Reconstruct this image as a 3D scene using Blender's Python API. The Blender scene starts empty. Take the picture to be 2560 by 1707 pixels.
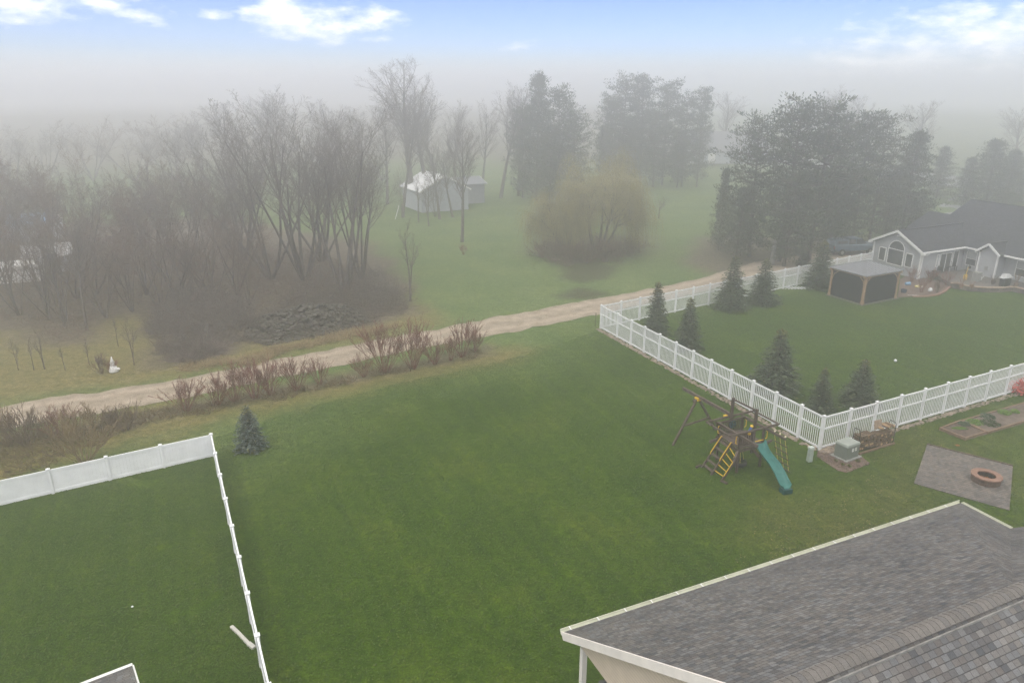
import bpy, math, random
import numpy as np
from mathutils import Vector, noise as mnoise
R = math.radians
random.seed(7)
sc = bpy.context.scene
COL = sc.collection

# ------------------------------------------------------------------ camera model
F, HOR, CH = 1800.0, 620.0, 17.0          # focal length and horizon offset for a 2560 px wide frame, camera height
TH = math.atan(HOR / F)
CT, ST = math.cos(TH), math.sin(TH)

def terr(x, y):
    """height of the land: level around the yards, rising gently beyond"""
    r = math.hypot(x, y)
    v = 0.0 if r < 92 else (r - 92) ** 2 / 64 if r < 124 else r - 108
    return min(0.045 * v, 9.0)

def unp(x, y, z=None):
    """point of the land seen at (x, y) of a 2560 x 1707 frame (z given: at that height)"""
    u = (x - 1280) / F; v = (853.5 - y) / F
    d = (u, CT + v * ST, -ST + v * CT)
    if z is not None:
        t = (z - CH) / d[2]
        return Vector((d[0] * t, d[1] * t, z))
    a, b = 5.0, 600.0
    g = lambda t: CH + d[2] * t - terr(d[0] * t, d[1] * t)
    if g(b) > 0: t = 300.0
    else:
        for _ in range(40):
            m = (a + b) / 2
            if g(m) > 0: a = m
            else: b = m
        t = a
    return Vector((d[0] * t, d[1] * t, terr(d[0] * t, d[1] * t)))

DS = 1.08844
def D(x, y, z=None): return unp(x * DS, y * DS, z)
def Pz(x, y, z=0): return unp(1660 + x / 4.9, 940 + y / 4.9, z)
def R6(x, y, z=0): return unp(1660 + x / 2.6133, 600 + y / 2.6133, z)
def H3(x, y, z=0): return unp(2140 + x / 5.407, 470 + y / 5.407, z)
def Z2(x, y, z=0): return unp(2000 + x / 4.127, 920 + y / 4.127, z)
def tall(p, ytop):
    """height of something standing at p whose top is at picture row ytop (2352 px scale)"""
    v = (853.5 - ytop * DS) / F
    return CH + p.y * (-ST + v * CT) / (CT + v * ST) - p.z

# ------------------------------------------------------------------ materials
MATS = {}
def nodes(name):
    m = bpy.data.materials.new(name); m.use_nodes = True
    nt = m.node_tree
    return m, nt, nt.nodes['Principled BSDF']

def ramp(nt, stops):
    r = nt.nodes.new('ShaderNodeValToRGB')
    el = r.color_ramp.elements
    while len(el) > len(stops): el.remove(el[-1])
    while len(el) < len(stops): el.new(0.5)
    for e, (p, c) in zip(el, stops):
        e.position = p; e.color = (*c, 1)
    return r

def noise_tex(nt, scale, detail=4, rough=.55, coord='Object'):
    tc = nt.nodes.new('ShaderNodeTexCoord')
    n = nt.nodes.new('ShaderNodeTexNoise')
    n.inputs['Scale'].default_value = scale; n.inputs['Detail'].default_value = detail
    n.inputs['Roughness'].default_value = rough
    nt.links.new(tc.outputs[coord], n.inputs['Vector'])
    return n

def mat(name, c0, c1=None, scale=8, rough=.75, bump=0, metal=0, spec=.3, detail=4, trans=0, lo=.35, hi=.65):
    if name in MATS: return MATS[name]
    m, nt, b = nodes(name)
    b.inputs['Roughness'].default_value = rough
    b.inputs['Metallic'].default_value = metal
    b.inputs['Specular IOR Level'].default_value = spec
    if c1 is None: c1 = tuple(x * .82 for x in c0)
    n = noise_tex(nt, scale, detail)
    r = ramp(nt, [(lo, c0), (hi, c1)])
    nt.links.new(n.outputs['Fac'], r.inputs[0])
    nt.links.new(r.outputs[0], b.inputs['Base Color'])
    if bump:
        bp = nt.nodes.new('ShaderNodeBump'); bp.inputs['Strength'].default_value = bump; bp.inputs['Distance'].default_value = .03
        n2 = noise_tex(nt, scale * 4, 5)
        nt.links.new(n2.outputs['Fac'], bp.inputs['Height']); nt.links.new(bp.outputs[0], b.inputs['Normal'])
    MATS[name] = m
    return m

def M(nt, op, a, b=None, c=None):
    n = nt.nodes.new('ShaderNodeMath'); n.operation = op
    for i, v in enumerate((a, b, c)):
        if v is None: continue
        if hasattr(v, 'links') or hasattr(v, 'is_linked'): nt.links.new(v, n.inputs[i])
        else: n.inputs[i].default_value = v
    return n.outputs[0]

def mixc(nt, fac, a, b, mode='MIX'):
    n = nt.nodes.new('ShaderNodeMix'); n.data_type = 'RGBA'; n.blend_type = mode
    for k, v in ((0, fac), (6, a), (7, b)):
        if hasattr(v, 'is_linked'): nt.links.new(v, n.inputs[k])
        elif isinstance(v, tuple): n.inputs[k].default_value = (*v, 1)
        else: n.inputs[k].default_value = v
    return n.outputs[2]

def uvxy(nt):
    uv = nt.nodes.new('ShaderNodeUVMap')
    s = nt.nodes.new('ShaderNodeSeparateXYZ'); nt.links.new(uv.outputs[0], s.inputs[0])
    return s.outputs[0], s.outputs[1]

def cell_mat(name, w, h, stops, gap=.06, gapcol=(.03, .03, .03), rough=.9, stagger=True, soft=.5, bump=.5, jitter=True, fine=60):
    """rows of staggered cells (shingles, pavers) with a random tone for each cell"""
    m, nt, b = nodes(name)
    b.inputs['Roughness'].default_value = rough; b.inputs['Specular IOR Level'].default_value = .2
    x, y = uvxy(nt)
    row = M(nt, 'FLOOR', M(nt, 'DIVIDE', y, h))
    fy = M(nt, 'FRACT', M(nt, 'DIVIDE', y, h))
    wn = nt.nodes.new('ShaderNodeTexWhiteNoise'); wn.noise_dimensions = '1D'
    nt.links.new(row, wn.inputs['W'])
    off = wn.outputs['Value'] if jitter else M(nt, 'MULTIPLY', M(nt, 'MODULO', row, 2.0), .5)
    ux = M(nt, 'ADD', M(nt, 'DIVIDE', x, w), off)
    col = M(nt, 'FLOOR', ux); fx = M(nt, 'FRACT', ux)
    cb = nt.nodes.new('ShaderNodeCombineXYZ'); nt.links.new(col, cb.inputs[0]); nt.links.new(row, cb.inputs[1])
    wc = nt.nodes.new('ShaderNodeTexWhiteNoise'); wc.noise_dimensions = '2D'; nt.links.new(cb.outputs[0], wc.inputs['Vector'])
    r = ramp(nt, stops); nt.links.new(wc.outputs['Value'], r.inputs[0])
    n = noise_tex(nt, fine, 3); nr = ramp(nt, [(.3, (.72, .72, .72)), (.7, (1.2, 1.2, 1.2))]); nt.links.new(n.outputs['Fac'], nr.inputs[0])
    n2 = noise_tex(nt, .6, 4); nr2 = ramp(nt, [(.35, (.85, .85, .87)), (.65, (1.12, 1.1, 1.08))]); nt.links.new(n2.outputs['Fac'], nr2.inputs[0])
    c = mixc(nt, 1.0, r.outputs[0], nr.outputs[0], 'MULTIPLY')
    c = mixc(nt, 1.0, c, nr2.outputs[0], 'MULTIPLY')
    gy = M(nt, 'LESS_THAN', fy, gap * 1.3); gx = M(nt, 'LESS_THAN', fx, gap * h / w)
    g = M(nt, 'MAXIMUM', gy, gx)
    c = mixc(nt, M(nt, 'MULTIPLY', g, .8), c, gapcol)
    nt.links.new(c, b.inputs['Base Color'])
    bp = nt.nodes.new('ShaderNodeBump'); bp.inputs['Strength'].default_value = bump; bp.inputs['Distance'].default_value = .015
    hh_ = M(nt, 'SUBTRACT', M(nt, 'MULTIPLY', M(nt, 'SUBTRACT', 1.0, fy), soft), g)
    nt.links.new(M(nt, 'ADD', hh_, M(nt, 'MULTIPLY', wc.outputs['Value'], .5)), bp.inputs['Height'])
    nt.links.new(bp.outputs[0], b.inputs['Normal'])
    MATS[name] = m
    return m

def siding_mat(name, c, pitch=.115):
    m, nt, b = nodes(name)
    b.inputs['Roughness'].default_value = .6
    x, y = uvxy(nt)
    f = M(nt, 'FRACT', M(nt, 'DIVIDE', y, pitch))
    line = M(nt, 'LESS_THAN', f, .13)
    n = noise_tex(nt, 2.5, 4); r = ramp(nt, [(.3, tuple(v * .9 for v in c)), (.7, c)]); nt.links.new(n.outputs['Fac'], r.inputs[0])
    nt.links.new(mixc(nt, M(nt, 'MULTIPLY', line, .45), r.outputs[0], tuple(v * .45 for v in c)), b.inputs['Base Color'])
    bp = nt.nodes.new('ShaderNodeBump'); bp.inputs['Strength'].default_value = .6; bp.inputs['Distance'].default_value = .02
    nt.links.new(M(nt, 'SUBTRACT', 1.0, f), bp.inputs['Height']); nt.links.new(bp.outputs[0], b.inputs['Normal'])
    MATS[name] = m
    return m

WHITE = mat('white_vinyl', (.80, .81, .83), (.70, .71, .73), 3, .45, spec=.4)
PRIV = mat('weathered_white_vinyl', (.86, .87, .89), (.74, .75, .77), 1.4, .5, detail=7)
TRIM = mat('white_trim', (.80, .80, .79), (.70, .70, .69), 2, .5)
CREAM = mat('cream_gutter_paint', (.70, .71, .60), (.60, .61, .50), 2, .45)
CREAMTRIM = mat('cream_fascia_paint', (.80, .74, .70), (.70, .65, .62), 2, .5)
GUTIN = mat('gutter_inside', (.52, .55, .44), (.42, .44, .35), 5, .5)
TIMBER = mat('dark_stained_timber', (.055, .038, .032), (.11, .082, .068), 9, .8, bump=.3)
TIMBERTOP = mat('weathered_timber', (.13, .10, .085), (.07, .05, .042), 7, .85, bump=.3)
CEDAR = mat('cedar_post_wood', (.34, .22, .13), (.25, .16, .095), 5, .7, bump=.2)
YELLOW = mat('yellow_painted_metal', (.75, .48, .03), (.65, .40, .025), 6, .45)
ROPE = mat('yellow_rope', (.62, .52, .16), (.50, .40, .12), 30, .8)
SLIDE = mat('teal_slide_plastic', (.022, .13, .115), (.035, .175, .16), 4, .4, spec=.4)
RUBBER = mat('black_rubber', (.018, .018, .02), (.03, .03, .03), 10, .6)
BLUEP = mat('blue_plastic', (.03, .10, .35), (.02, .07, .25), 5, .4)
TEALW = mat('dark_teal_plastic', (.02, .08, .12), (.015, .05, .08), 5, .4)
GLASS = mat('dark_window_glass', (.05, .055, .058), (.11, .115, .12), 1.2, .12, spec=.6)
GLASSL = mat('blinds_behind_glass', (.42, .44, .45), (.34, .36, .37), 1.2, .2, spec=.5)
ROOFGREY = mat('grey_metal_roof', (.215, .22, .24), (.17, .175, .19), 3, .55)
SCREEN = mat('black_screen_mesh', (.012, .013, .015), (.022, .023, .026), 40, .8)
UTIL = mat('olive_green_utility_paint', (.185, .21, .185), (.15, .17, .15), 4, .5)
PEDM = mat('pale_green_grey_plastic', (.38, .44, .40), (.31, .36, .33), 5, .5)
BLACKM = mat('black_metal', (.012, .012, .012), (.03, .03, .03), 8, .5)
BARK = mat('grey_brown_bark', (.075, .064, .056), (.15, .13, .115), 6, .95, bump=.5, lo=.3, hi=.7)
TWIG = mat('brown_twig_bark', (.115, .10, .088), (.18, .155, .134), 3, .95)
TWIGR = mat('reddish_twig_bark', (.26, .105, .085), (.17, .10, .075), 1.5, .9)
TWIGY = mat('yellow_budding_twigs', (.27, .20, .11), (.18, .13, .08), 1.2, .9)
TWIGB = mat('budding_russet_twigs', (.185, .125, .095), (.14, .115, .085), .8, .95)
WILLOWM = mat('willow_yellow_withes', (.36, .32, .13), (.25, .235, .12), .7, .9)
NEEDLE = mat('green_spruce_needles', (.032, .056, .032), (.165, .200, .120), 5.5, .85, lo=.3, hi=.72)
NEEDLEB = mat('blue_spruce_needles', (.070, .098, .092), (.17, .21, .19), 2.5, .85)
NEEDLEP = mat('pine_needles', (.040, .060, .036), (.135, .155, .095), 1.3, .9, lo=.3, hi=.7)
NEEDLEO = mat('sparse_olive_pine_needles', (.12, .105, .05), (.05, .066, .03), .7, .9)
BUD = mat('fresh_yellow_tips', (.22, .20, .07), (.15, .15, .06), 6, .8)
STONE = mat('rounded_tan_stones', (.34, .27, .21), (.20, .165, .14), 4, .85, bump=.4, detail=2)
STONED = mat('mossy_dark_stones', (.105, .092, .08), (.055, .055, .038), 2.5, .9, bump=.4)
MULCH = mat('reddish_gravel_mulch', (.19, .13, .11), (.10, .075, .06), 14, .95, bump=.8, detail=8)
SOIL = mat('dark_soil', (.065, .045, .035), (.14, .105, .085), 5, .95, bump=.8, detail=8)
LOG = mat('split_firewood', (.075, .055, .042), (.20, .14, .09), 9, .9, bump=.6, detail=6)
LOGC = mat('cut_wood_ends', (.50, .33, .18), (.33, .22, .13), 6, .85)
BEDW = mat('landscape_timber', (.24, .16, .11), (.15, .10, .07), 5, .85, bump=.3)
BRICKP = mat('pinkish_block', (.30, .18, .135), (.22, .13, .10), 8, .9, bump=.4)
CHAR = mat('charred_fire_pit_lining', (.03, .026, .024), (.055, .045, .04), 8, .95, bump=.4)
ORANGE = mat('orange_leaves', (.40, .16, .05), (.25, .11, .05), 12, .85)
PINK = mat('coral_pink_leaves', (.62, .14, .12), (.45, .09, .08), 8, .7)
PLANTG = mat('lime_green_plants', (.16, .26, .05), (.10, .18, .04), 6, .8)
SHEDROOF = mat('white_metal_roofing', (.82, .83, .85), (.72, .73, .76), 2, .4)
GREYWALL = mat('pale_grey_wall', (.40, .42, .46), (.33, .35, .39), 2, .6)
TRUCKP = mat('slate_blue_car_paint', (.13, .18, .23), (.10, .14, .18), 2, .3, spec=.5, metal=.3)
CHROME = mat('bright_metal', (.5, .5, .5), (.4, .4, .4), 3, .3, metal=.8)
BLUEW = mat('pale_blue_paint', (.25, .42, .62), (.18, .33, .52), 2, .5)
CONC = mat('grey_carved_stone', (.30, .30, .29), (.22, .22, .21), 6, .9, bump=.3)
REDL = mat('red_lamp_plastic', (.3, .02, .02), (.2, .015, .015), 5, .4)
SHINGLE = cell_mat('grey_brown_asphalt_shingles', .17, .135,
    [(0, (.082, .088, .097)), (.22, (.132, .122, .117)), (.45, (.162, .156, .151)), (.68, (.110, .111, .115)), (.85, (.160, .165, .172)), (1, (.188, .182, .176))], gap=.09, gapcol=(.035, .033, .033))
SHINGLED = cell_mat('charcoal_shingles', .25, .145,
    [(0, (.030, .034, .042)), (.5, (.050, .054, .062)), (1, (.070, .074, .084))], gap=.08, gapcol=(.02, .02, .02))
PAVER = cell_mat('grey_pink_pavers', .22, .125,
    [(0, (.105, .098, .094)), (.4, (.150, .135, .126)), (.7, (.195, .168, .152)), (1, (.140, .138, .138))], gap=.07, gapcol=(.055, .06, .045), jitter=False)
WALLST = cell_mat('retaining_wall_blocks', .35, .16, [(0, (.15, .12, .105)), (.5, (.22, .175, .15)), (1, (.28, .24, .22))], gap=.08, jitter=False)
SIDING = siding_mat('grey_lap_siding', (.40, .41, .43))
SIDINGC = siding_mat('cream_lap_siding', (.60, .50, .41), .1)

# ------------------------------------------------------------------ object helpers
ORG = {}
def tagp(o, label=None, cat=None, group=None, kind=None):
    if label: o['label'] = label
    if cat: o['category'] = cat
    if group: o['group'] = group
    if kind: o['kind'] = kind
    return o

def empty(name, loc, label, cat, group=None, rz=0):
    o = bpy.data.objects.new(name, None); COL.objects.link(o)
    o.location = loc; o.rotation_euler = (0, 0, rz); o.empty_display_size = .3
    ORG[o.name] = Vector(loc)
    return tagp(o, label, cat, group)

class MB:
    def __init__(s): s.v = []; s.f = []; s.mi = []; s.cur = 0
    def add(s, vs, fs):
        b = len(s.v); s.v.extend([tuple(v) for v in vs])
        for f in fs: s.f.append(tuple(b + i for i in f)); s.mi.append(s.cur)
        return s
    def box(s, c, size, rz=0, taper=1.0):
        cx, cy, cz = c; hx, hy, hz = size[0] / 2, size[1] / 2, size[2] / 2
        ca, sa = math.cos(rz), math.sin(rz); vs = []
        for z, t in ((-hz, 1.0), (hz, taper)):
            for x, y in ((-hx, -hy), (hx, -hy), (hx, hy), (-hx, hy)):
                x *= t; y *= t
                vs.append((cx + x * ca - y * sa, cy + x * sa + y * ca, cz + z))
        return s.add(vs, [(0, 3, 2, 1), (4, 5, 6, 7), (0, 1, 5, 4), (1, 2, 6, 5), (2, 3, 7, 6), (3, 0, 4, 7)])
    def beam(s, p, q, w, h, up=Vector((0, 0, 1))):
        p, q = Vector(p), Vector(q); d = (q - p).normalized()
        if abs(d.dot(up)) > .98: up = Vector((.9, .43, 0))
        sx = d.cross(up).normalized() * (w / 2); sz = sx.cross(d).normalized() * (h / 2)
        vs = [a + i * sx + j * sz for a in (p, q) for i, j in ((-1, -1), (1, -1), (1, 1), (-1, 1))]
        return s.add(vs, [(0, 3, 2, 1), (4, 5, 6, 7), (0, 1, 5, 4), (1, 2, 6, 5), (2, 3, 7, 6), (3, 0, 4, 7)][::1])
    def tube(s, pts, r, n=8, cap=True):
        pts = [Vector(p) for p in pts]; b = len(s.v); k = len(pts)
        rs = r if isinstance(r, (list, tuple)) else [r] * k
        for i, p in enumerate(pts):
            d = (pts[min(i + 1, k - 1)] - pts[max(i - 1, 0)]).normalized()
            u = d.orthogonal().normalized() if i == 0 else (u - d * u.dot(d)).normalized()
            w = d.cross(u)
            for j in range(n):
                a = 2 * math.pi * j / n
                s.v.append(tuple(p + rs[i] * (math.cos(a) * u + math.sin(a) * w)))
        for i in range(k - 1):
            for j in range(n):
                j2 = (j + 1) % n
                s.f.append((b + i * n + j, b + i * n + j2, b + (i + 1) * n + j2, b + (i + 1) * n + j)); s.mi.append(s.cur)
        if cap:
            s.f.append(tuple(b + j for j in range(n))[::-1]); s.mi.append(s.cur)
            s.f.append(tuple(b + (k - 1) * n + j for j in range(n))); s.mi.append(s.cur)
        return s
    def prism(s, poly, z0, z1):
        n = len(poly)
        vs = [(p[0], p[1], z0) for p in poly] + [(p[0], p[1], z1) for p in poly]
        return s.add(vs, [tuple(range(n))[::-1], tuple(range(n, 2 * n))] + [(i, (i + 1) % n, n + (i + 1) % n, n + i) for i in range(n)])
    def slab(s, pts, t):
        """polygon pts (any plane) thickened downwards by t"""
        n = len(pts); pts = [Vector(p) for p in pts]
        vs = pts + [p - Vector((0, 0, t)) for p in pts]
        return s.add(vs, [tuple(range(n)), tuple(range(n, 2 * n))[::-1]] + [(i, n + i, n + (i + 1) % n, (i + 1) % n) for i in range(n)])
    def wall(s, p, q, z0, z1, t):
        """vertical slab from p to q, thickness t to the right of p->q (a list z1 = gable tops)"""
        p, q = Vector((p[0], p[1], 0)), Vector((q[0], q[1], 0)); d = (q - p).normalized(); n = Vector((d.y, -d.x, 0)) * t
        prof = [(0, z0), ((q - p).length, z0)] + (z1 if isinstance(z1, list) else [((q - p).length, z1), (0, z1)])
        k = len(prof)
        vs = [p + d * a + Vector((0, 0, z)) for a, z in prof] + [p + d * a + n + Vector((0, 0, z)) for a, z in prof]
        return s.add(vs, [tuple(range(k)), tuple(range(k, 2 * k))[::-1]] + [(i, k + i, k + (i + 1) % k, (i + 1) % k) for i in range(k)])
    def lathe(s, prof, n=24, c=(0, 0, 0), sx=1, sy=1, cap=True):
        b = len(s.v)
        for r, z in prof:
            for j in range(n):
                a = 2 * math.pi * j / n
                s.v.append((c[0] + r * math.cos(a) * sx, c[1] + r * math.sin(a) * sy, c[2] + z))
        for i in range(len(prof) - 1):
            for j in range(n):
                j2 = (j + 1) % n
                s.f.append((b + i * n + j, b + i * n + j2, b + (i + 1) * n + j2, b + (i + 1) * n + j)); s.mi.append(s.cur)
        if cap:
            s.f.append(tuple(b + j for j in range(n))[::-1]); s.mi.append(s.cur)
            s.f.append(tuple(b + (len(prof) - 1) * n + j for j in range(n))); s.mi.append(s.cur)
        return s
    def blob(s, c, r, seg=8, rings=5, jit=.15, seed=None):
        rnd = random.Random(seed if seed is not None else random.random())
        rx, ry, rz = (r, r, r) if not isinstance(r, (tuple, list)) else r
        b = len(s.v); a0 = rnd.random() * 6
        s.v.append((c[0], c[1], c[2] - rz))
        for i in range(1, rings):
            ph = math.pi * i / rings - math.pi / 2
            for j in range(seg):
                a = a0 + 2 * math.pi * j / seg; k = 1 + rnd.uniform(-jit, jit)
                s.v.append((c[0] + rx * k * math.cos(ph) * math.cos(a), c[1] + ry * k * math.cos(ph) * math.sin(a), c[2] + rz * k * math.sin(ph)))
        s.v.append((c[0], c[1], c[2] + rz))
        top = len(s.v) - 1
        for j in range(seg):
            j2 = (j + 1) % seg
            s.f.append((b, b + 1 + j2, b + 1 + j)); s.mi.append(s.cur)
            for i in range(rings - 2):
                o = b + 1 + i * seg
                s.f.append((o + j, o + j2, o + seg + j2, o + seg + j)); s.mi.append(s.cur)
            o = b + 1 + (rings - 2) * seg
            s.f.append((o + j, o + j2, top)); s.mi.append(s.cur)
        return s
    def build(s, name, m, parent=None, loc=None, smooth=False, uv=True, bevel=0):
        """one mesh object; world coordinates go in, the object's own origin is subtracted"""
        if parent is not None: org = ORG[parent.name]
        elif loc is not None: org = Vector(loc)
        else: org = Vector((0, 0, 0))
        me = bpy.data.meshes.new(name)
        vs = [(v[0] - org.x, v[1] - org.y, v[2] - org.z) for v in s.v]
        me.from_pydata(vs, [], s.f)
        for mm in (m if isinstance(m, (list, tuple)) else [m]): me.materials.append(mm)
        if isinstance(m, (list, tuple)): me.polygons.foreach_set('material_index', s.mi)
        me.update()
        if uv: auto_uv(me, org)
        if smooth: me.polygons.foreach_set('use_smooth', [True] * len(me.polygons))
        o = bpy.data.objects.new(name, me); COL.objects.link(o)
        if parent is not None: o.parent = parent
        else: o.location = org
        ORG[o.name] = org.copy()
        if bevel:
            bv = o.modifiers.new('bevel', 'BEVEL'); bv.width = bevel; bv.segments = 2; bv.limit_method = 'ANGLE'
        return o

def auto_uv(me, org):
    n = len(me.loops)
    uvl = me.uv_layers.new(name='UVMap')
    co = np.empty(len(me.vertices) * 3); me.vertices.foreach_get('co', co); co = co.reshape(-1, 3) + np.array(org)
    out = np.zeros((n, 2))
    for p in me.polygons:
        nx, ny, nz = p.normal
        l = math.hypot(nx, ny)
        if l < 1e-4: u = (.9, .43, 0.)
        else: u = (-ny / l, nx / l, 0.)
        w = (ny * u[2] - nz * u[1], nz * u[0] - nx * u[2], nx * u[1] - ny * u[0])
        for li in p.loop_indices:
            c = co[me.loops[li].vertex_index]
            out[li, 0] = c[0] * u[0] + c[1] * u[1]
            out[li, 1] = c[0] * w[0] + c[1] * w[1] + c[2] * w[2]
    uvl.data.foreach_set('uv', out.ravel())

def np_mesh(name, V, Fq, mats, midx=None, smooth=False):
    """mesh from numpy arrays; Fq is an (n, 3 or 4) array of vertex indices"""
    me = bpy.data.meshes.new(name)
    k = Fq.shape[1]
    me.vertices.add(len(V)); me.vertices.foreach_set('co', np.ascontiguousarray(V, dtype=np.float32).ravel())
    me.loops.add(len(Fq) * k); me.loops.foreach_set('vertex_index', np.ascontiguousarray(Fq, dtype=np.int32).ravel())
    me.polygons.add(len(Fq))
    me.polygons.foreach_set('loop_start', np.arange(0, len(Fq) * k, k, dtype=np.int32))
    me.polygons.foreach_set('loop_total', np.full(len(Fq), k, dtype=np.int32))
    for m in mats: me.materials.append(m)
    if midx is not None: me.polygons.foreach_set('material_index', np.ascontiguousarray(midx, dtype=np.int32))
    if smooth: me.polygons.foreach_set('use_smooth', np.ones(len(Fq), dtype=bool))
    me.update(calc_edges=True); me.validate()
    return me

def seg_mesh(name, segs, mats, n=3):
    """tapered round sticks: segs rows are p(3) q(3) r0 r1"""
    A = np.array(segs, dtype=float)
    P, Q, r0, r1 = A[:, :3], A[:, 3:6], A[:, 6], A[:, 7]
    d = Q - P; L = np.linalg.norm(d, axis=1, keepdims=True); d = d / np.maximum(L, 1e-6)
    ref = np.where(np.abs(d[:, 2:3]) > .9, np.array([[1., 0, 0]]), np.array([[0, 0, 1.]]))
    u = np.cross(d, ref); u /= np.linalg.norm(u, axis=1, keepdims=True); w = np.cross(d, u)
    V = np.empty((len(A), 2 * n, 3))
    for j in range(n):
        a = 2 * math.pi * j / n
        o = math.cos(a) * u + math.sin(a) * w
        V[:, j] = P + o * r0[:, None]; V[:, n + j] = Q + o * r1[:, None]
    base = (np.arange(len(A)) * 2 * n)[:, None]
    Fq = np.concatenate([base + np.array([[j, (j + 1) % n, n + (j + 1) % n, n + j]]) for j in range(n)], axis=0)
    return np_mesh(name, V.reshape(-1, 3), Fq, mats, smooth=True)

# ------------------------------------------------------------------ vegetation
def rot_dir(d, ang, rnd):
    o = d.orthogonal().normalized(); o.rotate(__import__('mathutils').Quaternion(d, rnd.uniform(0, 2 * math.pi)))
    return (d * math.cos(ang) + o * math.sin(ang)).normalized()

def grow(out, p, d, L, r, lev, spec, rnd):
    """spec[lev] = (segments, wobble, up pull, children, child length, child angle, radius share)"""
    nseg, wob, up, nch, cl, ca, rs = spec[lev]
    sl = L / nseg; pts = [p]
    for i in range(nseg):
        d = (d + Vector((rnd.gauss(0, wob), rnd.gauss(0, wob), rnd.gauss(0, wob * .6) + up))).normalized()
        q = p + d * sl
        ra = r * (1 - .72 * i / nseg); rb = r * (1 - .72 * (i + 1) / nseg)
        out.append((*p, *q, ra, rb, lev)); p = q; pts.append((q, d, rb))
    if lev + 1 < len(spec):
        k = max(1, int(round(nch * rnd.uniform(.8, 1.2))))
        lo = .12 if lev else .45
        for c in range(k):
            t = lo + (1 - lo) * (c + rnd.random()) / k
            i = min(int(t * nseg), nseg - 1)
            a = out_pt(pts, i, t * nseg - i)
            dd = pts[i + 1][1]; rr = pts[i + 1][2]
            grow(out, a, rot_dir(dd, ca * rnd.uniform(.6, 1.35), rnd), L * cl * rnd.uniform(.65, 1.25) * (1.15 - .55 * t), max(rr * rs, .006), lev + 1, spec, rnd)

def out_pt(pts, i, f):
    a = pts[i] if isinstance(pts[i], Vector) else pts[i][0]
    return a.lerp(pts[i + 1][0], f)

def bare_protos(seed, kind):
    rnd = random.Random(seed); out = []
    if kind == 'tall':                     # about 18 high, several ascending leaders
        n = rnd.randint(5, 7)
        spec = [(8, .045, .03, 8, .50, .50, .60), (6, .06, .07, 7, .42, .55, .6), (4, .09, .06, 5, .5, .6, .6), (3, .12, .04, 3, .55, .65, .7), (2, .15, .02, 0, 0, 0, 0)]
        for i in range(n):
            a = 2 * math.pi * (i + rnd.random() * .7) / n; t = rnd.uniform(.12, .62)
            grow(out, Vector((math.cos(a) * .25, math.sin(a) * .25, 0)), Vector((math.cos(a) * t, math.sin(a) * t, 1)).normalized(), rnd.uniform(12.5, 17), rnd.uniform(.10, .18), 0, spec, rnd)
    elif kind == 'single':                 # one straight trunk and a broad crown
        spec = [(8, .03, .02, 16, .48, .60, .50), (6, .06, .09, 8, .42, .55, .6), (4, .09, .06, 6, .5, .6, .6), (3, .12, .04, 3, .55, .65, .7), (2, .2, .02, 0, 0, 0, 0)]
        grow(out, Vector((0, 0, 0)), Vector((rnd.uniform(-.08, .08), rnd.uniform(-.08, .08), 1)).normalized(), 16, .30, 0, spec, rnd)
    elif kind == 'thicket':                # about 11 high, many stems, dense twigs
        n = rnd.randint(5, 8)
        spec = [(6, .06, .03, 7, .46, .5, .6), (4, .09, .06, 6, .48, .55, .6), (3, .12, .04, 5, .5, .65, .65), (2, .15, .02, 2, .6, .7, .8), (1, .2, 0, 0, 0, 0, 0)]
        for i in range(n):
            a = rnd.random() * 6.28; t = rnd.uniform(.15, .75)
            grow(out, Vector((math.cos(a) * rnd.random() * .2, math.sin(a) * rnd.random() * .2, 0)), Vector((math.cos(a) * t, math.sin(a) * t, 1)).normalized(), rnd.uniform(7, 11), rnd.uniform(.05, .09), 0, spec, rnd)
    elif kind == 'sapling':                # thin stem, few side twigs
        spec = [(7, .06, .05, 12, .34, .65, .5), (4, .12, .08, 5, .45, .6, .6), (2, .16, .05, 3, .5, .6, .7), (1, .1, 0, 0, 0, 0, 0)]
        for i in range(2 if seed % 2 else 1):
            grow(out, Vector((0, 0, 0)), Vector((rnd.uniform(-.12, .12) + .16 * i, rnd.uniform(-.1, .1), 1)).normalized(), 7.0 - i, .105, 0, spec, rnd)
            if i == 0: n0 = len(out)
        out = out[:n0] + [(*q[:8], q[8] + 1) for q in out[n0:]]
    elif kind == 'orchard':                # short trunk, wide low crown
        spec = [(3, .05, .02, 6, .95, .85, .65), (4, .16, .10, 7, .5, .7, .6), (3, .2, .1, 5, .5, .7, .6), (2, .2, .04, 3, .5, .6, .7), (1, .1, 0, 0, 0, 0, 0)]
        grow(out, Vector((0, 0, 0)), Vector((.1, 0, 1)).normalized(), 2.2, .16, 0, spec, rnd)
    zmax = max(s[5] for s in out)
    k = {'tall': 18, 'single': 18, 'thicket': 11, 'sapling': 7, 'orchard': 4.5}[kind] / zmax
    return [(*[c * k for c in s[:6]], *s[6:]) for s in out]

PH = {'tall': 18, 'single': 18, 'thicket': 11, 'sapling': 7, 'orchard': 4.5}
def make_bare(kind, seed, tm=TWIG, split=1, name='bare_tree'):
    s = bare_protos(seed, kind)
    rnd = random.Random(seed)
    tr = [x[:8] for x in s if x[8] < split]; cr = [x[:8] for x in s if x[8] >= split]
    cr = [(*x[:6], max(x[6], .0075), max(x[7], .005)) for x in cr]
    return [('trunk', seg_mesh(name + '_trunk', tr, [BARK], 7)), ('crown', seg_mesh(name + '_crown', cr, [tm], 3))], PH[kind]

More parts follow.
